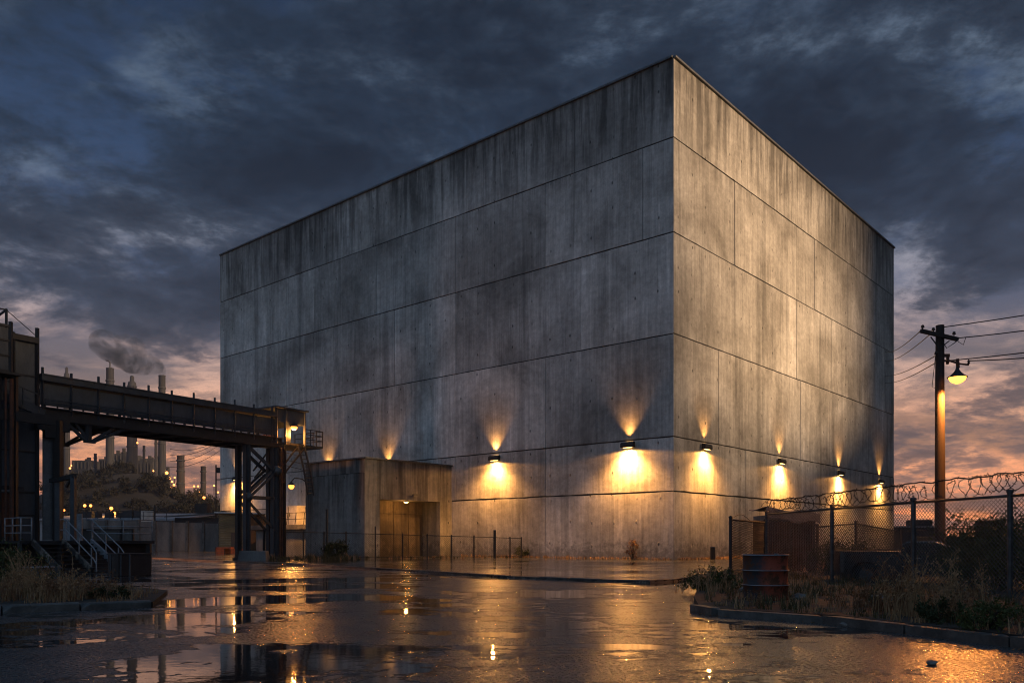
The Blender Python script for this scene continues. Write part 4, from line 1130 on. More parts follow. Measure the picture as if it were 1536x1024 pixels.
# ------------------------------------------------------------------ far right background
Yf = 150
fb = thing('industrial_shed', 'long low grey industrial shed on the horizon behind the pole', 'building', (XP(1380,Yf),Yf,0))
m = MB(); m.box(XP(1385,Yf), Yf+6, 1.9, XP(1420,Yf)-XP(1352,Yf), 10, 3.8); m.build('wall', M['plant'], fb)
m = MB(); m.box(XP(1385,Yf), Yf+6, 3.9, XP(1421,Yf)-XP(1351,Yf), 11, .25); m.build('roof', M['pale'], fb)
m = MB(); m.box(XP(1395,Yf), Yf+4, 4.6, 3.5, 3, 1.2); pieces(m, 'roof_unit', M['black'], fb)
for i, (px, w, h, Y, lab) in enumerate(((1432,62,806,58,'dark shipping container behind the pole, nearest the bush'), (1494,28,781,95,'dark square tank house standing on the horizon behind the bush'), (1520,60,800,140,'low dark shed on the horizon at the right edge'))):
    t = thing('dark_container' if i == 0 else 'flat_roof_hut', lab, 'container' if i == 0 else 'hut', (XP(px,Y),Y,0))
    W_ = w/F*Y; H_ = ZP(h,Y)
    m = MB(); k = max(4,int(W_/.4))
    for j in range(k): m.box(XP(px,Y)-W_/2+W_*(j+.5)/k, Y+1.2, H_/2, W_/k*(.98 if j%2 else .99), 2.4-.08*(j%2), H_)
    m.build('wall', M['black'], t)
    m = MB(); m.box(XP(px,Y), Y+1.2, H_+.06, W_+.2, 2.7, .1); m.build('roof', M['steel'], t)

# ------------------------------------------------------------------ plant on the hill, far left
hl = MB(); rows = []
def hill_z(x, y):
    px = CX + x/y*F
    e = 22.5*math.exp(-((px-190)/95)**2) + 9*math.exp(-((px-330)/110)**2) + 14*math.exp(-((px-60)/90)**2)
    f = max(0, min(1, (y-205)/95)); f = f*f*(3-2*f)
    return e*f + 1.2*math.sin(x*.21)*math.sin(y*.17)*f + .8*math.sin(x*.53+1)*f
for j in range(36):
    y = 200 + j*9; rows.append([(x, y, hill_z(x, y) - .05) for x in [(-360 + 6*i) * y/300 for i in range(64)]])
hl.grid(rows); struct(hl.build('hill', M['hill']))
def chimney(px, pyt, w, Y, lab, mat='stack', cap=None, pipe=False, ring=False, base=None):
    x = XP(px, Y); zb = hill_z(x, min(Y, 500)) - 1 if base is None else base; zt = ZP(pyt, Y); r = w/2/F*Y
    t = thing('chimney', lab, 'chimney', (x,Y,zb), 0, 'chimneys of the far plant')
    m = MB(); m.lathe([(r*1.12,zb),(r,zb+(zt-zb)*.5),(r*.92,zt-.5),(r*.98,zt-.4),(r*.98,zt),(r*.7,zt),(r*.7,zt-2)], (x,Y,0), 18); m.build('shaft', M[mat], t)
    for f in (.45, .7, .9):
        zz = zb + (zt-zb)*f; m = MB(); m.lathe([(r*.9,zz-.35),(r*1.1,zz-.35),(r*1.1,zz+.35),(r*.9,zz+.35)], (x,Y,0), 18); m.build('band', M['plant'], t)
    m = MB(); m.tube((x+r*.8,Y-r*.75,zb), (x+r*.75,Y-r*.7,zt), .18, 4); m.build('ladder', M['plant'], t)
    if cap: m = MB(); m.lathe([(r*.9,zt),(r*.75,zt+2),(r*.45,zt+2.4),(r*.4,zt+5),(.1,zt+5.5)], (x,Y,0), 14); m.build('cap', M[mat], t)
    if pipe: m = MB(); m.path([(x,Y,zt-.5),(x,Y,zt+2.6),(x-.5,Y,zt+3.4),(x-2,Y,zt+3.7)], .3, 6); m.build('vent_pipe', M['plant'], t)
    if ring:
        m = MB(); z = ZP(650, Y); m.lathe([(r*.9,z-.6),(r*1.7,z-.6),(r*1.7,z+.6),(r*.9,z+.6)], (x,Y,0), 14)
        for a in range(6): m.tube((x+r*1.6*math.cos(a),Y+r*1.6*math.sin(a),z), (x+r*1.6*math.cos(a),Y+r*1.6*math.sin(a),z+4), .15, 4)
        m.build('gallery_ring', M['plant'], t)
chimney(165, 552, 11.5, 400, 'tall grey chimney with a bent vent pipe, left of the domed one', pipe=True)
chimney(198, 579, 14, 420, 'broad grey chimney with a stepped domed cap and a gallery ring', cap=True, ring=True)
chimney(243, 563, 10.5, 410, 'tall slim grey chimney, the rightmost tall one by the concrete box')
chimney(271, 683, 11.5, 380, 'short dark brick chimney right of the tall ones', 'stackred')
chimney(305, 699, 8, 420, 'shortest dark chimney with a platform, next to the concrete box', 'stackred', ring=False)
chimney(100, 566, 9, 430, 'grey chimney just showing over the gallery beside the mill', cap=True)
chimney(234, 655, 4.5, 395, 'thin pipe stack close to the left of the slim chimney', 'plant')
chimney(216, 668, 4, 400, 'thin dark pipe stack right of the domed chimney', 'plant')
chimney(186, 672, 5, 405, 'thin dark column left of the domed chimney', 'plant')
chimney(143, 680, 4.5, 405, 'thin dark column left of the vent pipe chimney', 'plant')
chimney(252, 700, 5, 360, 'stubby dark column between the slim chimney and the brick one', 'plant')
for i, (a, b, py, Y, lab) in enumerate(((108,136,690,430,'far plant block left of the tall chimneys, flat roof'), (148,166,688,440,'far plant block beside the vent pipe chimney'), (166,196,680,445,'tallest far plant block between the two left chimneys'), (204,229,692,435,'far plant block right of the domed chimney'), (214,228,687,450,'round tank house behind the plant blocks'), (104,150,703,415,'long low far plant block on the hill'))):
    x0_, x1_ = XP(a,Y), XP(b,Y); z = ZP(py,Y); t = thing('plant_block', lab, 'building', ((x0_+x1_)/2,Y,0), 0, 'blocks of the far plant')
    m = MB(); m.box((x0_+x1_)/2, Y+8, z/2, x1_-x0_, 16, z); m.build('wall', M['plant'], t)
    m = MB()
    for k in range(4): m.box(x0_+(x1_-x0_)*random.uniform(.1,.9), Y+random.uniform(2,12), z+.7, random.uniform(.8,2.2), 1.5, random.uniform(1,2.8))
    pieces(m, 'roof_unit', M['plant'], t)
    m = MB()
    for k in range(3): zz = z*(.55+.13*k); m.box((x0_+x1_)/2, Y-.2, zz, (x1_-x0_)*.97, .4, .35)
    for k in range(5): m.tube((x0_+(x1_-x0_)*(k+.5)/5,Y-.4,0),(x0_+(x1_-x0_)*(k+.5)/5,Y-.4,z*.98),.3,6)
    m.build('pipework', M['stack'], t)
lamps = [(105,702,380,.5,0),(107,698,380,.35,0),(180,720,330,.9,1),(180,725,330,.5,1),(153,719,330,.5,0),(135,722,320,.45,0),(209,718,330,.55,0),(208,724,330,.6,0),(213,725,330,.4,0),(232,722,330,.75,0),(230,706,380,.4,0),(250,709,340,.7,0),(255,717,340,.45,0),(262,716,345,.4,0),(258,722,340,.45,0),(261,727,340,.5,0),(257,731,340,.4,0),(127,758,140,.26,0),(136,758,140,.25,0),(167,762,140,.30,0),(172,770,138,.30,0),(306,746,300,.55,0),(308,757,300,.5,0),(291,729,330,.4,0),(297,729,330,.4,0),(299,737,330,.3,0),(321,728,330,.4,0),(327,738,330,.4,0),(96,765,140,.2,0),(206,664,415,.5,0)]
for px, py, Y, r, red in lamps:
    p = PT(px, py, Y)
    near = Y < 200
    t = thing('yard_lamp', ('small orange lamp on a thin post behind the perimeter wall' if near else ('red glowing lamp at the foot of the vent pipe chimney' if red else 'tiny orange lamp dotted about the far plant')), 'lamp', (p.x,p.y,0), 0, 'orange lamps behind the perimeter wall' if near else ('red lamps of the far plant' if red else 'orange lamps of the far plant'))
    m = MB(); m.tube((p.x,p.y,0 if near else hill_z(p.x,p.y)-1), p, .06 if near else .16, 5); m.build('post', M['black'], t)
    m = MB(); m.ball(p, r, 8, 6); m.build('bulb', M['farred'] if red else M['farbulb'], t)
# real light from the handful of bright yard lamps behind the wall
for px, py, Y in ((131,757,138),(169,764,136)):
    p = PT(px,py,Y); light('yard_light', 'POINT', 700, (1,.45,.1), None, p + Vector((0,-1,-.3)), .3)
for px, py, Y in ((180,718,326),(232,720,326),(258,722,332),(306,748,296)):
    p = PT(px,py,Y); light('plant_light', 'POINT', 1800, (1,.40,.08), None, p + Vector((0,-4,1)), .8)
# slim mast at the box's left edge
m = MB(); p = PT(324,790,110); m.tube((p.x,p.y,0),(p.x,p.y,ZP(697,110)),.09,6); m.bar((p.x,p.y,ZP(719,110)),(p.x+.7,p.y,ZP(719,110)),.12,.12); m.box(p.x+.35,p.y,ZP(705,110),.4,.3,.7)
tag(m.build('signal_mast', M['black'], at=(p.x,p.y,0)), 'thin dark mast beside the left edge of the concrete box', 'mast')
# far transmission wires on the left
for k in range(4):
    a, b = PT(255, 700-k*9, 360), PT(340, 668-k*11+k*k*2, 300)
    m = MB(); m.path([a.lerp(b, i/8) - Vector((0,0,2.5*4*(i/8)*(1-i/8))) for i in range(9)], .10, 4)
    tag(m.build('transmission_line', M['wire'], at=a), 'thin transmission line sloping across the glow beside the slim chimney', 'cable', 'far transmission lines')

# ------------------------------------------------------------------ vegetation
def blade(m, p, h, ang, lean, w):
    d = Vector((math.cos(ang), math.sin(ang), 0)); s_ = Vector((-d.y, d.x, 0))*w
    a = p; b = p + d*(lean*h*.35) + Vector((0,0,h*.6)); c = p + d*(lean*h) + Vector((0,0,h*(1-.25*lean)))
    m.face([a-s_, a+s_, b+s_*.7, b-s_*.7]); k = len(m.v)
    m.v.append(tuple(c)); m.f.append((k-2, k-1, k)) if False else m.f.append((k-1, k-2, k))
def tuft(m, x, y, z, h, n, spread=.12, w=.006):
    for _ in range(n):
        a = random.uniform(0, 6.28); r = spread*math.sqrt(random.random())
        blade(m, Vector((x+r*math.cos(a), y+r*math.sin(a), z)), h*random.uniform(.45,1.1), random.uniform(0,6.28), random.uniform(.1,.8), w*random.uniform(.6,1.4))
def inside(pt, poly):
    x, y = pt; c = False; n = len(poly)
    for i in range(n):
        x0, y0 = poly[i]; x1, y1 = poly[(i+1)%n]
        if (y0 > y) != (y1 > y) and x < (x1-x0)*(y-y0)/(y1-y0)+x0: c = not c
    return c
def weed(m, x, y, z, h, n, lean=.35, w=.008, twig=True):
    """stalks with side twigs and seed heads"""
    for _ in range(n):
        a = random.uniform(0,6.28); hh = h*random.uniform(.5,1.05); l = random.uniform(.05,lean)
        b = Vector((x+random.uniform(-.12,.12), y+random.uniform(-.12,.12), z))
        pts = [b + Vector((math.cos(a)*l*hh*f*f, math.sin(a)*l*hh*f*f, hh*f)) for f in (0,.35,.7,1)]
        m.path(pts, [w, w*.8, w*.55, w*.3], 3, False)
        if twig:
            for k in range(random.randint(4,8)):
                f = random.uniform(.35,1); p = pts[0].lerp(pts[-1], f); a2 = random.uniform(0,6.28); L = hh*random.uniform(.10,.24)
                q = p + Vector((math.cos(a2)*L*.7, math.sin(a2)*L*.7, L*.75)); m.path([p, q], [w*.5, w*.2], 3, False)
                for _k in range(4):
                    e = q + Vector((random.uniform(-.03,.03),random.uniform(-.03,.03),random.uniform(-.07,.02)))
                    s_ = random.uniform(.010,.022); d = Vector((random.uniform(-1,1),random.uniform(-1,1),random.uniform(-1,1))).normalized()*s_; d2 = Vector((random.uniform(-1,1),random.uniform(-1,1),random.uniform(-1,1))).normalized()*s_
                    m.face([e-d, e+d2, e+d, e-d2])
def bush(name, label, x, y, z, rx, ry, rz_, clumps, leaves, ls, mat, stems=7, group=None, cat='bush'):
    t = thing(name, label, cat, (x,y,z), 0, group)
    lf_ = MB(); sm = MB()
    for k in range(clumps):
        a = random.uniform(0,6.28); rr = math.sqrt(random.random()); zc = random.uniform(.15,1)
        prof = math.sqrt(max(.05, 1-(zc-.35)**2*1.6))
        c = Vector((x+rx*rr*prof*math.cos(a), y+ry*rr*prof*math.sin(a), z+rz_*zc*(1-.25*rr*random.random())))
        cr = random.uniform(.16,.34)*min(rx,rz_)
        if k < stems: sm.path([Vector((x+random.uniform(-.1,.1),y+random.uniform(-.1,.1),z)), Vector((x,y,z)).lerp(c,.5)+Vector((random.uniform(-.08,.08),0,.08)), c], [.03,.018,.006], 5, False)
        for _ in range(leaves):
            d = Vector((random.gauss(0,.5),random.gauss(0,.5),random.gauss(0,.5)))*cr*1.2
            if (c+d).z < z: continue
            n = Vector((random.uniform(-1,1),random.uniform(-1,1),random.uniform(-.2,1))).normalized()
            u = n.cross(Vector((random.uniform(-1,1),random.uniform(-1,1),.3))).normalized(); v = n.cross(u); s_ = ls*random.uniform(.6,1.3)
            p = c+d
            lf_.face([p-u*s_, p-v*s_*.45+n*s_*.1, p+u*s_, p+v*s_*.45+n*s_*.1])
    lf_.build('foliage', M[mat], t); sm.build('stem', M['bark'], t)
    return t
# grass as ground cover
gr = MB(); gd_ = MB()
def scatter(poly, n, hmin, hmax, dry_p, z, blades=(9,18), w=.007):
    xs = [p[0] for p in poly]; ys = [p[1] for p in poly]
    k = 0
    while k < n:
        x, y = random.uniform(min(xs),max(xs)), random.uniform(min(ys),max(ys))
        if not inside((x,y), poly): continue
        k += 1
        cl_ = .5+.5*math.sin(x*1.7+2*math.sin(y*.9))*math.sin(y*1.3+x*.4)
        if random.random() > .35+.65*cl_: continue
        tuft(gd_ if random.random() < dry_p else gr, x, y, z, random.uniform(hmin,hmax)*(.6+.6*cl_), random.randint(*blades), .14, w)
rverge = [(3.75,16.2),(3.98,15.5),(5.62,14.15),(6.95,11.05),(8.2,8.2),(11.2,12),(10.9,18),(9.6,30),(7.4,30),(5.6,24),(4.4,19)]
scatter(rverge, 900, .10, .42, .35, .11)
scatter([(10.6,17.5),(14,14),(19,22),(24,42),(10,40),(9.7,31)], 420, .25, .6, .45, .11, (8,14), .011)
scatter([(-7.7,17.5),(-10.1,15.95),(-13,14.6),(-22,24),(-21,30),(-14.5,26.5),(-9.3,21.3)], 620, .10, .38, .8, .09)
scatter([fpt(400)[0].to_2d(), fpt(530)[0].to_2d(), (XP(540,54.5),54.5), (XP(410,52.5),52.5)], 160, .2, .6, .4, .08, (8,14), .02)
scatter([fpt(430)[0].to_2d(), fpt(780)[0].to_2d(), (XP(780,63),63), (XP(560,61),61)], 120, .1, .35, .5, .08, (6,10), .02)
for _ in range(170):
    t_ = random.uniform(0, 20); p = C + uL*t_ + nL*random.uniform(.15,.5); tuft(gd_, p.x, p.y, .08, random.uniform(.08,.3), 7, .15, .018)
for _ in range(170):
    t_ = random.uniform(0, 14); p = C + uR*t_ + nR*random.uniform(.15,.5); tuft(gd_, p.x, p.y, .08, random.uniform(.08,.25), 7, .15, .018)
tag(gr.build('grass', M['grass']), 'dull green grass growing on the verges beside the kerbs', 'grass', kind='stuff')
tag(gd_.build('dry_grass', M['dry']), 'straw coloured dry grass on the verges and wall foot', 'grass', kind='stuff')
# individual weeds and bushes
def weedthing(px, Y, h, n, label, mat='dry', w=.010, spread=.25, z=.11, leafy=0):
    x = XP(px, Y); t = thing('dry_weed', label, 'weed', (x,Y,z), 0, 'dry weeds on the verges')
    m = MB()
    for _ in range(n): weed(m, x+random.gauss(0,spread), Y+random.gauss(0,spread), z, h, 3, .45, w)
    m.build('foliage', M[mat], t)
    m = MB()
    for _ in range(n*2): tuft(m, x+random.gauss(0,spread*1.2), Y+random.gauss(0,spread*1.2), z, h*.5, 8, .15, w*.8)
    m.build('foliage', M[mat], t)
weedthing(1345, 14.6, .95, 9, 'tall russet weed clump leaning left by the second fence post', 'drydark', .009, .22)
weedthing(1385, 14.2, 1.05, 12, 'tallest orange-brown weed clump in front of the pickup', 'dry', .009, .30)
weedthing(1425, 13.6, .75, 9, 'broad dry weed clump right of the tallest one', 'dry', .008, .32)
weedthing(1480, 12.9, .62, 9, 'dull weed clump under the right-hand fence post', 'drydark', .008, .36)
weedthing(1290, 15.6, .42, 6, 'low russet weed tuft right of the drum', 'drydark', .008, .22)
weedthing(1070, 20.8, .62, 7, 'low green-brown weeds left of the drum at the kerb end', 'dry', .010, .35)
weedthing(1138, 15.6, .34, 2, 'small reddish weed growing out of the kerb before the drum', 'drydark', .008, .05)
weedthing(18, 20.5, 1.05, 12, 'tall golden weeds at the left edge of the photo', 'dry', .011, .5, .09)
weedthing(60, 18.3, .62, 12, 'russet dry grass clump at the left kerb', 'drydark', .009, .55, .09)
weedthing(105, 18.6, .5, 9, 'low russet clump in the middle of the left verge', 'drydark', .009, .5, .09)
weedthing(150, 18.7, .55, 6, 'thin seeding stalks near the right end of the left verge', 'drydark', .008, .35, .09)
weedthing(36, 18.0, .72, 12, 'thick russet grass clump between the golden weeds and the kerb', 'dry', .009, .5, .09)
weedthing(85, 18.2, .60, 12, 'spreading russet grass clump in front of the metal basin', 'dry', .008, .5, .09)
weedthing(128, 18.5, .55, 9, 'fine pale grass clump near the seeding stalks', 'dry', .008, .45, .09)
bush('leafy_weed', 'low dark leafy weed on the tip of the left verge', XP(165,18.4), 18.4, .08, .55, .4, .28, 16, 60, .035, 'darkgreen', 5)
bush('bush', 'green bush at the far left edge beside the platform', XP(6,24), 24, .09, 1.2, 1.0, 1.0, 30, 110, .045, 'green', 8)
bush('bush', 'large green bush behind the fence at the right edge', XP(1510,21.5), 21.5, .1, 1.75, 1.4, 1.78, 70, 170, .05, 'green', 12)
bush('bush', 'brown-green shrub between the pickup and the large bush', XP(1456,22.6), 22.6, .1, .85, .8, 1.25, 34, 120, .04, 'green', 9)
bush('bush', 'dark shrub behind the fence right of the red shed', XP(1262,31), 31, .1, 1.3, 1.0, 1.15, 34, 110, .06, 'darkgreen', 8)
bush('leafy_weed', 'dark leafy weed at the foot of the dry weeds by the kerb', XP(1405,12.9), 12.9, .11, .42, .35, .36, 20, 60, .03, 'darkgreen', 6)
bush('leafy_weed', 'green leafy weeds at the tip of the right verge beside the first fence post', XP(1066,21.5), 21.5, .1, .8, .6, .5, 30, 70, .04, 'green', 6)
bush('leafy_weed', 'dark green leafy weed near the right edge of the kerb', XP(1495,11.9), 11.9, .11, .6, .4, .38, 26, 60, .03, 'green', 6)
bush('shrub', 'wild shrub growing against the low fence before the annex', XP(505,58), 58, .08, .9, .7, 1.25, 26, 70, .09, 'darkgreen', 8)
p = C + uL*2.9 + nL*.5; bush('wall_weed', 'spindly brown weed growing at the foot of the wall near the corner', p.x, p.y, .08, .5, .3, 1.3, 22, 20, .06, 'drydark', 12, cat='weed')
p = C + uL*13.1 + nL*.6; bush('wall_weed', 'dark weed patch at the end of the low fence by the wall', p.x, p.y, .08, .6, .4, .8, 16, 40, .07, 'darkgreen', 6, cat='weed')
# scrub and trees on the hill
for i in range(170):
    px = random.uniform(62, 328); y = random.uniform(225, 330); x = XP(px, y); z = hill_z(x, y) - .3
    if px < 96 and i % 2: continue
    k = random.uniform(1.4, 3.6)
    bush('hill_tree', 'dark scrubby tree on the hill below the far plant', x, y, z, k, k, k*random.uniform(.8,1.5), 10, 40, .42, 'hilltree', 3, 'scrubby trees on the hill', 'tree')

# stones, debris, kerb rubble
def stone(px, py, Y, r, label, mat='stone', z=0):
    p = PT(px, py, Y); m = MB(); rows = []
    for i in range(6):
        a = math.pi*i/5; row = []
        for k in range(9):
            b = 2*math.pi*k/9; rr = r*random.uniform(.8,1.15)
            row.append((p.x+rr*math.sin(a)*math.cos(b)*1.25+.0, p.y+rr*math.sin(a)*math.sin(b), z+max(0, r*.45-rr*math.cos(a)*.55)))
        rows.append(row)
    m.grid(rows, True, False)
    tag(m.build('stone', M[mat], at=(p.x,p.y,z)), label, 'stone', 'loose stones on the yard')
stone(1398, 997, 9.25, .055, 'pale loose stone lying alone on the wet asphalt at lower right')
for (px, py, Y, r, lab, z) in ((1268,938,13.4,.07,'dark broken stone in the gutter below the kerb gap',0), (1281,936,13.5,.05,'small pale chip beside the broken kerb stone',0), (1120,884,20.5,.16,'pale lump of rubble left of the drum',.1), (1200,902,18.0,.15,'flat pale slab of rubble right of the drum',.1), (1322,905,17.6,.17,'grey rubble lump between the weeds and the fence',.1), (1455,930,13.0,.06,'small pale stone on the verge near the right edge',.1)):
    stone(px, py, Y, r, lab, 'stone', z)
litter = MB()
for _ in range(420):
    f = random.random(); i = random.randint(0, len(rk)-2); a, b = Vector((*rk[i],0)), Vector((*rk[i+1],0)); p = a.lerp(b, f); d = (b-a).normalized(); n = Vector((d.y,-d.x,0))
    p = p - Vector((1,0.4,0))*abs(random.gauss(0,.18)) ; s_ = random.uniform(.008,.03); e = Vector((random.uniform(-1,1),random.uniform(-1,1),.1)).normalized()*s_; e2 = Vector((-e.y,e.x,.01))*.6
    c = p + Vector((0,0,.012)); litter.face([c-e, c-e2, c+e+Vector((0,0,.012)), c+e2])
tag(litter.build('leaf_litter', M['drydark']), 'dead leaves and grit lying in the gutter along the right kerb', 'litter', kind='stuff')

# smoke from the plant
def smoke_mat():
    m = bpy.data.materials.new('chimney_smoke'); m.use_nodes = True; t = m.node_tree; N = NT(t)
    for n in list(t.nodes): t.nodes.remove(n)
    o = N.n('ShaderNodeOutputMaterial'); v = N.n('ShaderNodeVolumePrincipled')
    v.inputs['Color'].default_value = (.07,.10,.15,1)
    n1 = N.noise(obj_co(N), .085, 8, .68, .8)
    N.put(v.inputs['Density'], N.m('MULTIPLY', N.step(n1, .40, .72), .26))
    N.link(v.outputs[0], o.inputs['Volume']); return m
sm = MB(); Ysm = 425
blobs = [(243,558,5),(239,552,8),(232,549,11),(222,546,14),(210,543,17),(198,538,19),(186,530,20),(174,524,19),(163,519,19),(154,514,17),(200,524,16),(188,516,13),(148,520,12)]
for px, py, r in blobs:
    p = PT(px, py, Ysm + random.uniform(-3,3)); sm.ball(p, r/F*Ysm*1.2, 14, 10)
so = sm.build('smoke_plume', smoke_mat(), at=PT(200,535,Ysm))
rm = so.modifiers.new('merge', 'REMESH'); rm.mode = 'VOXEL'; rm.voxel_size = .7
tag(so, 'dark drifting smoke plume blowing left from the slim chimney', 'smoke', kind='stuff')

# ------------------------------------------------------------------ sky
SUN_AZ = Vector((.89, -.456, 0)).normalized(); SUN_EL = R(13)
SKX = 0.0; HAZE = .00035
w = bpy.data.worlds.new('World'); sc.world = w; w.use_nodes = True
t = w.node_tree; N = NT(t); bg = t.nodes['Background']
d = N.n('ShaderNodeTexCoord').outputs['Generated']
sx = N.n('ShaderNodeSeparateXYZ'); N.link(d, sx.inputs[0]); X, Y_, Z = sx.outputs
zc = N.m('MAXIMUM', Z, 0.0)
den = N.m('ADD', zc, .20)
cv = N.n('ShaderNodeCombineXYZ'); N.link(N.m('DIVIDE', X, den), cv.inputs[0]); N.link(N.m('DIVIDE', Y_, den), cv.inputs[1]); N.link(N.m('MULTIPLY', zc, 1.5), cv.inputs[2])
pc = cv.outputs[0]
front = N.step(Y_, -.25, .55)
warm = N.ramp(zc, [(0, (.74,.29,.115)), (.04, (.56,.235,.125)), (.10, (.30,.172,.115)), (.18, (.150,.126,.132)), (.27, (.066,.088,.138)), (.40, (.036,.062,.112)), (.60, (.014,.029,.062)), (1, (.05,.075,.12))])
cool = N.ramp(zc, [(0, (.105,.135,.185)), (.2, (.085,.125,.195)), (.5, (.06,.10,.17)), (1, (.05,.085,.145))])
base = N.mix(front, cool, warm)
def shift(v, o):
    a_ = N.n('ShaderNodeVectorMath', operation='ADD'); N.link(v, a_.inputs[0]); a_.inputs[1].default_value = o; return a_.outputs[0]
big = N.noise(N.scale(shift(pc, (SKX, 0, 0)), (1.0, .75, 1)), .95, 4, .55, .3)
med = N.noise(N.scale(shift(pc, (3.1, 5.2, 0)), (1.0, .95, 1)), 3.4, 13, .70, .15)
dens = N.m('ADD', N.m('MULTIPLY', big, .50), N.m('MULTIPLY', med, .50))
dm = N.step(dens, .44, .53)
core = N.step(dens, .49, .62)
midc = N.ramp(zc, [(0, (.30,.16,.12)), (.06, (.17,.115,.110)), (.14, (.092,.080,.094)), (.25, (.046,.058,.086)), (.40, (.022,.037,.062)), (1, (.022,.030,.045))])
darkc = N.ramp(zc, [(0, (.16,.095,.08)), (.06, (.085,.066,.076)), (.14, (.048,.050,.069)), (.26, (.024,.033,.053)), (.42, (.009,.017,.032)), (1, (.012,.018,.028))])
lit = N.ramp(zc, [(0, (1.1,.46,.18)), (.05, (.95,.42,.19)), (.11, (.62,.34,.21)), (.18, (.46,.31,.25)), (.27, (.26,.245,.27)), (.38, (.135,.17,.215)), (.6, (.07,.09,.12))])
cl_ = N.mix(core, midc, darkc)
sky = N.mix(N.m('MULTIPLY', dm, .94), base, N.mix(front, N.mix(.6, cool, cl_), cl_))
n3 = N.noise(N.scale(shift(pc, (7.3, 2.1, 0)), (.75, 1.1, 1)), 2.1, 10, .62, .35)
edge = N.m('MULTIPLY', N.step(dens, .385, .45), N.m('SUBTRACT', 1.0, N.step(dens, .47, .55)))
lm = N.m('MULTIPLY', N.step(n3, .46, .66), N.m('ADD', N.m('MULTIPLY', edge, .75), .25))
lm = N.m('MULTIPLY', lm, N.m('SUBTRACT', 1.0, N.m('MULTIPLY', core, .8)))
sky = N.mix(N.m('MULTIPLY', N.m('MULTIPLY', lm, .9), N.mapr(front, 0, 1, .25, 1)), sky, lit)
nis = N.n('ShaderNodeTexSky', sky_type='NISHITA', sun_disc=False)
nis.sun_elevation = R(2.5); nis.sun_rotation = math.atan2(SUN_AZ.x, SUN_AZ.y); nis.air_density = 1.2; nis.dust_density = 2
sk = N.n('ShaderNodeMix', data_type='RGBA', blend_type='ADD'); sk.inputs[0].default_value = 1.0
scl = N.mix(1.0, nis.outputs[0], (.05,.05,.05), 'MULTIPLY')
gm = N.n('ShaderNodeGamma'); N.link(sky, gm.inputs[0]); gm.inputs[1].default_value = 1.32
sky = N.mix(front, N.mix(1.0, sky, (16,18.6,18.6), 'MULTIPLY'), N.mix(1.0, gm.outputs[0], (19,19,19), 'MULTIPLY'))
N.link(sky, sk.inputs[6]); N.link(scl, sk.inputs[7])
N.link(sk.outputs[2], bg.inputs['Color']); bg.inputs['Strength'].default_value = .10

sl_ = bpy.data.lights.new('sun', 'SUN'); sl_.energy = 5.0; sl_.angle = R(16); sl_.color = (1, .63, .33)
so_ = bpy.data.objects.new('sun', sl_); COL.objects.link(so_)
sd_ = Vector((SUN_AZ.x*math.cos(SUN_EL), SUN_AZ.y*math.cos(SUN_EL), math.sin(SUN_EL)))
so_.rotation_euler = sd_.to_track_quat('Z', 'Y').to_euler()
so_.location = (60,-20,60)
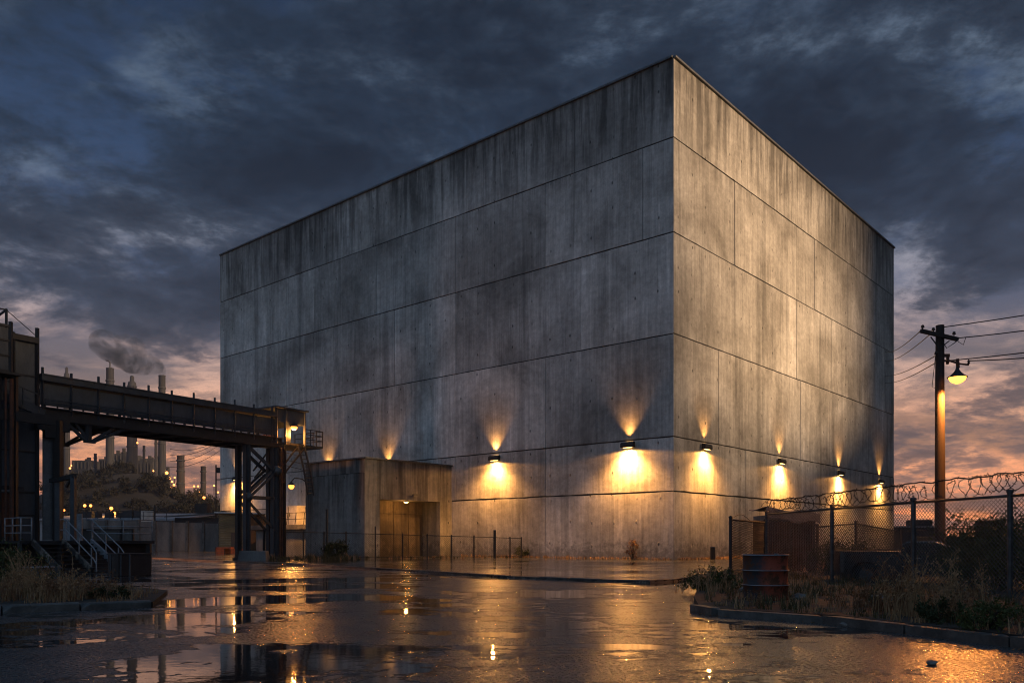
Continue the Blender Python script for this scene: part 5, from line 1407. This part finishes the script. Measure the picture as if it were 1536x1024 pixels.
# unseen halls added to shade all but the bright face: two tall, one low
def hall(t, x0, x1, y0, y1, h):
    m = MB(); m.box((x0+x1)/2, (y0+y1)/2, h/2, x1-x0, y1-y0, h); m.build('wall', M['plain_concrete'], t)
    m = MB(); m.box((x0+x1)/2, (y0+y1)/2, h+.2, x1-x0+.6, y1-y0+.6, .4); m.build('roof', M['plant'], t)
    m = MB(); k = int((y1-y0)/5)
    for i in range(k+1): m.box(x0-.15, y0+.3+(y1-y0-.6)*i/k, h/2-.1, .3, .5, h-.4)
    m.build('pilaster', M['kerb'], t)
hall(thing('sun_block_hall', 'tall added sun-blocking hall outside the right edge of the photo, nearer the camera', 'building', (66,-30,0)), 58, 80, -110, 23.5, 42)
hall(thing('sun_block_hall', 'long low added sun-blocking hall outside the right edge of the photo', 'building', (66,55,0)), 58.5, 80, 23.7, 90, 19)
hall(thing('sun_block_hall', 'tallest added sun-blocking hall outside the right edge of the photo, behind the low one', 'building', (110,80,0)), 92, 130, 50, 140, 62)

# evening haze over the yard and the far plant
hz = MB(); hz.hexa([(-905,-205,-1),(905,-205,-1),(905,1505,-1),(-905,1505,-1),(-905,-205,112),(905,-205,112),(905,1505,112),(-905,1505,112)])
hm = bpy.data.materials.new('evening_haze'); hm.use_nodes = True
for n in list(hm.node_tree.nodes): hm.node_tree.nodes.remove(n)
ho = hm.node_tree.nodes.new('ShaderNodeOutputMaterial'); hv = hm.node_tree.nodes.new('ShaderNodeVolumePrincipled')
hv.inputs['Color'].default_value = (.62,.74,.95,1); hv.inputs['Density'].default_value = HAZE
hv.inputs['Anisotropy'].default_value = .6
hm.node_tree.links.new(hv.outputs[0], ho.inputs['Volume'])
hzo = hz.build('haze', hm); hzo['kind'] = 'stuff'; hzo['label'] = 'thin evening haze hanging over the yard and the far plant'; hzo['category'] = 'haze'

# ------------------------------------------------------------------ camera and render settings
cam = bpy.data.cameras.new('camera'); co = bpy.data.objects.new('camera', cam); COL.objects.link(co)
co.location = (0, 0, EYE); co.rotation_euler = (R(90), 0, 0)
cam.sensor_width = 36; cam.sensor_fit = 'HORIZONTAL'; cam.lens = 36*F/1536; cam.shift_y = (HY-512)/1536
cam.clip_start = .1; cam.clip_end = 6000
sc.camera = co
sc.render.engine = 'CYCLES'
cy = sc.cycles
cy.use_denoising = True
try: cy.denoiser = 'OPENIMAGEDENOISE'
except Exception: pass
cy.max_bounces = 5; cy.diffuse_bounces = 2; cy.glossy_bounces = 3; cy.transmission_bounces = 2; cy.volume_bounces = 0; cy.transparent_max_bounces = 6
cy.sample_clamp_indirect = 4; cy.sample_clamp_direct = 0
cy.caustics_reflective = False; cy.caustics_refractive = False
cy.use_light_tree = True; cy.filter_width = 1.05
sc.view_settings.view_transform = 'Standard'; sc.view_settings.look = 'None'
sc.view_settings.exposure = .4; sc.view_settings.gamma = 1
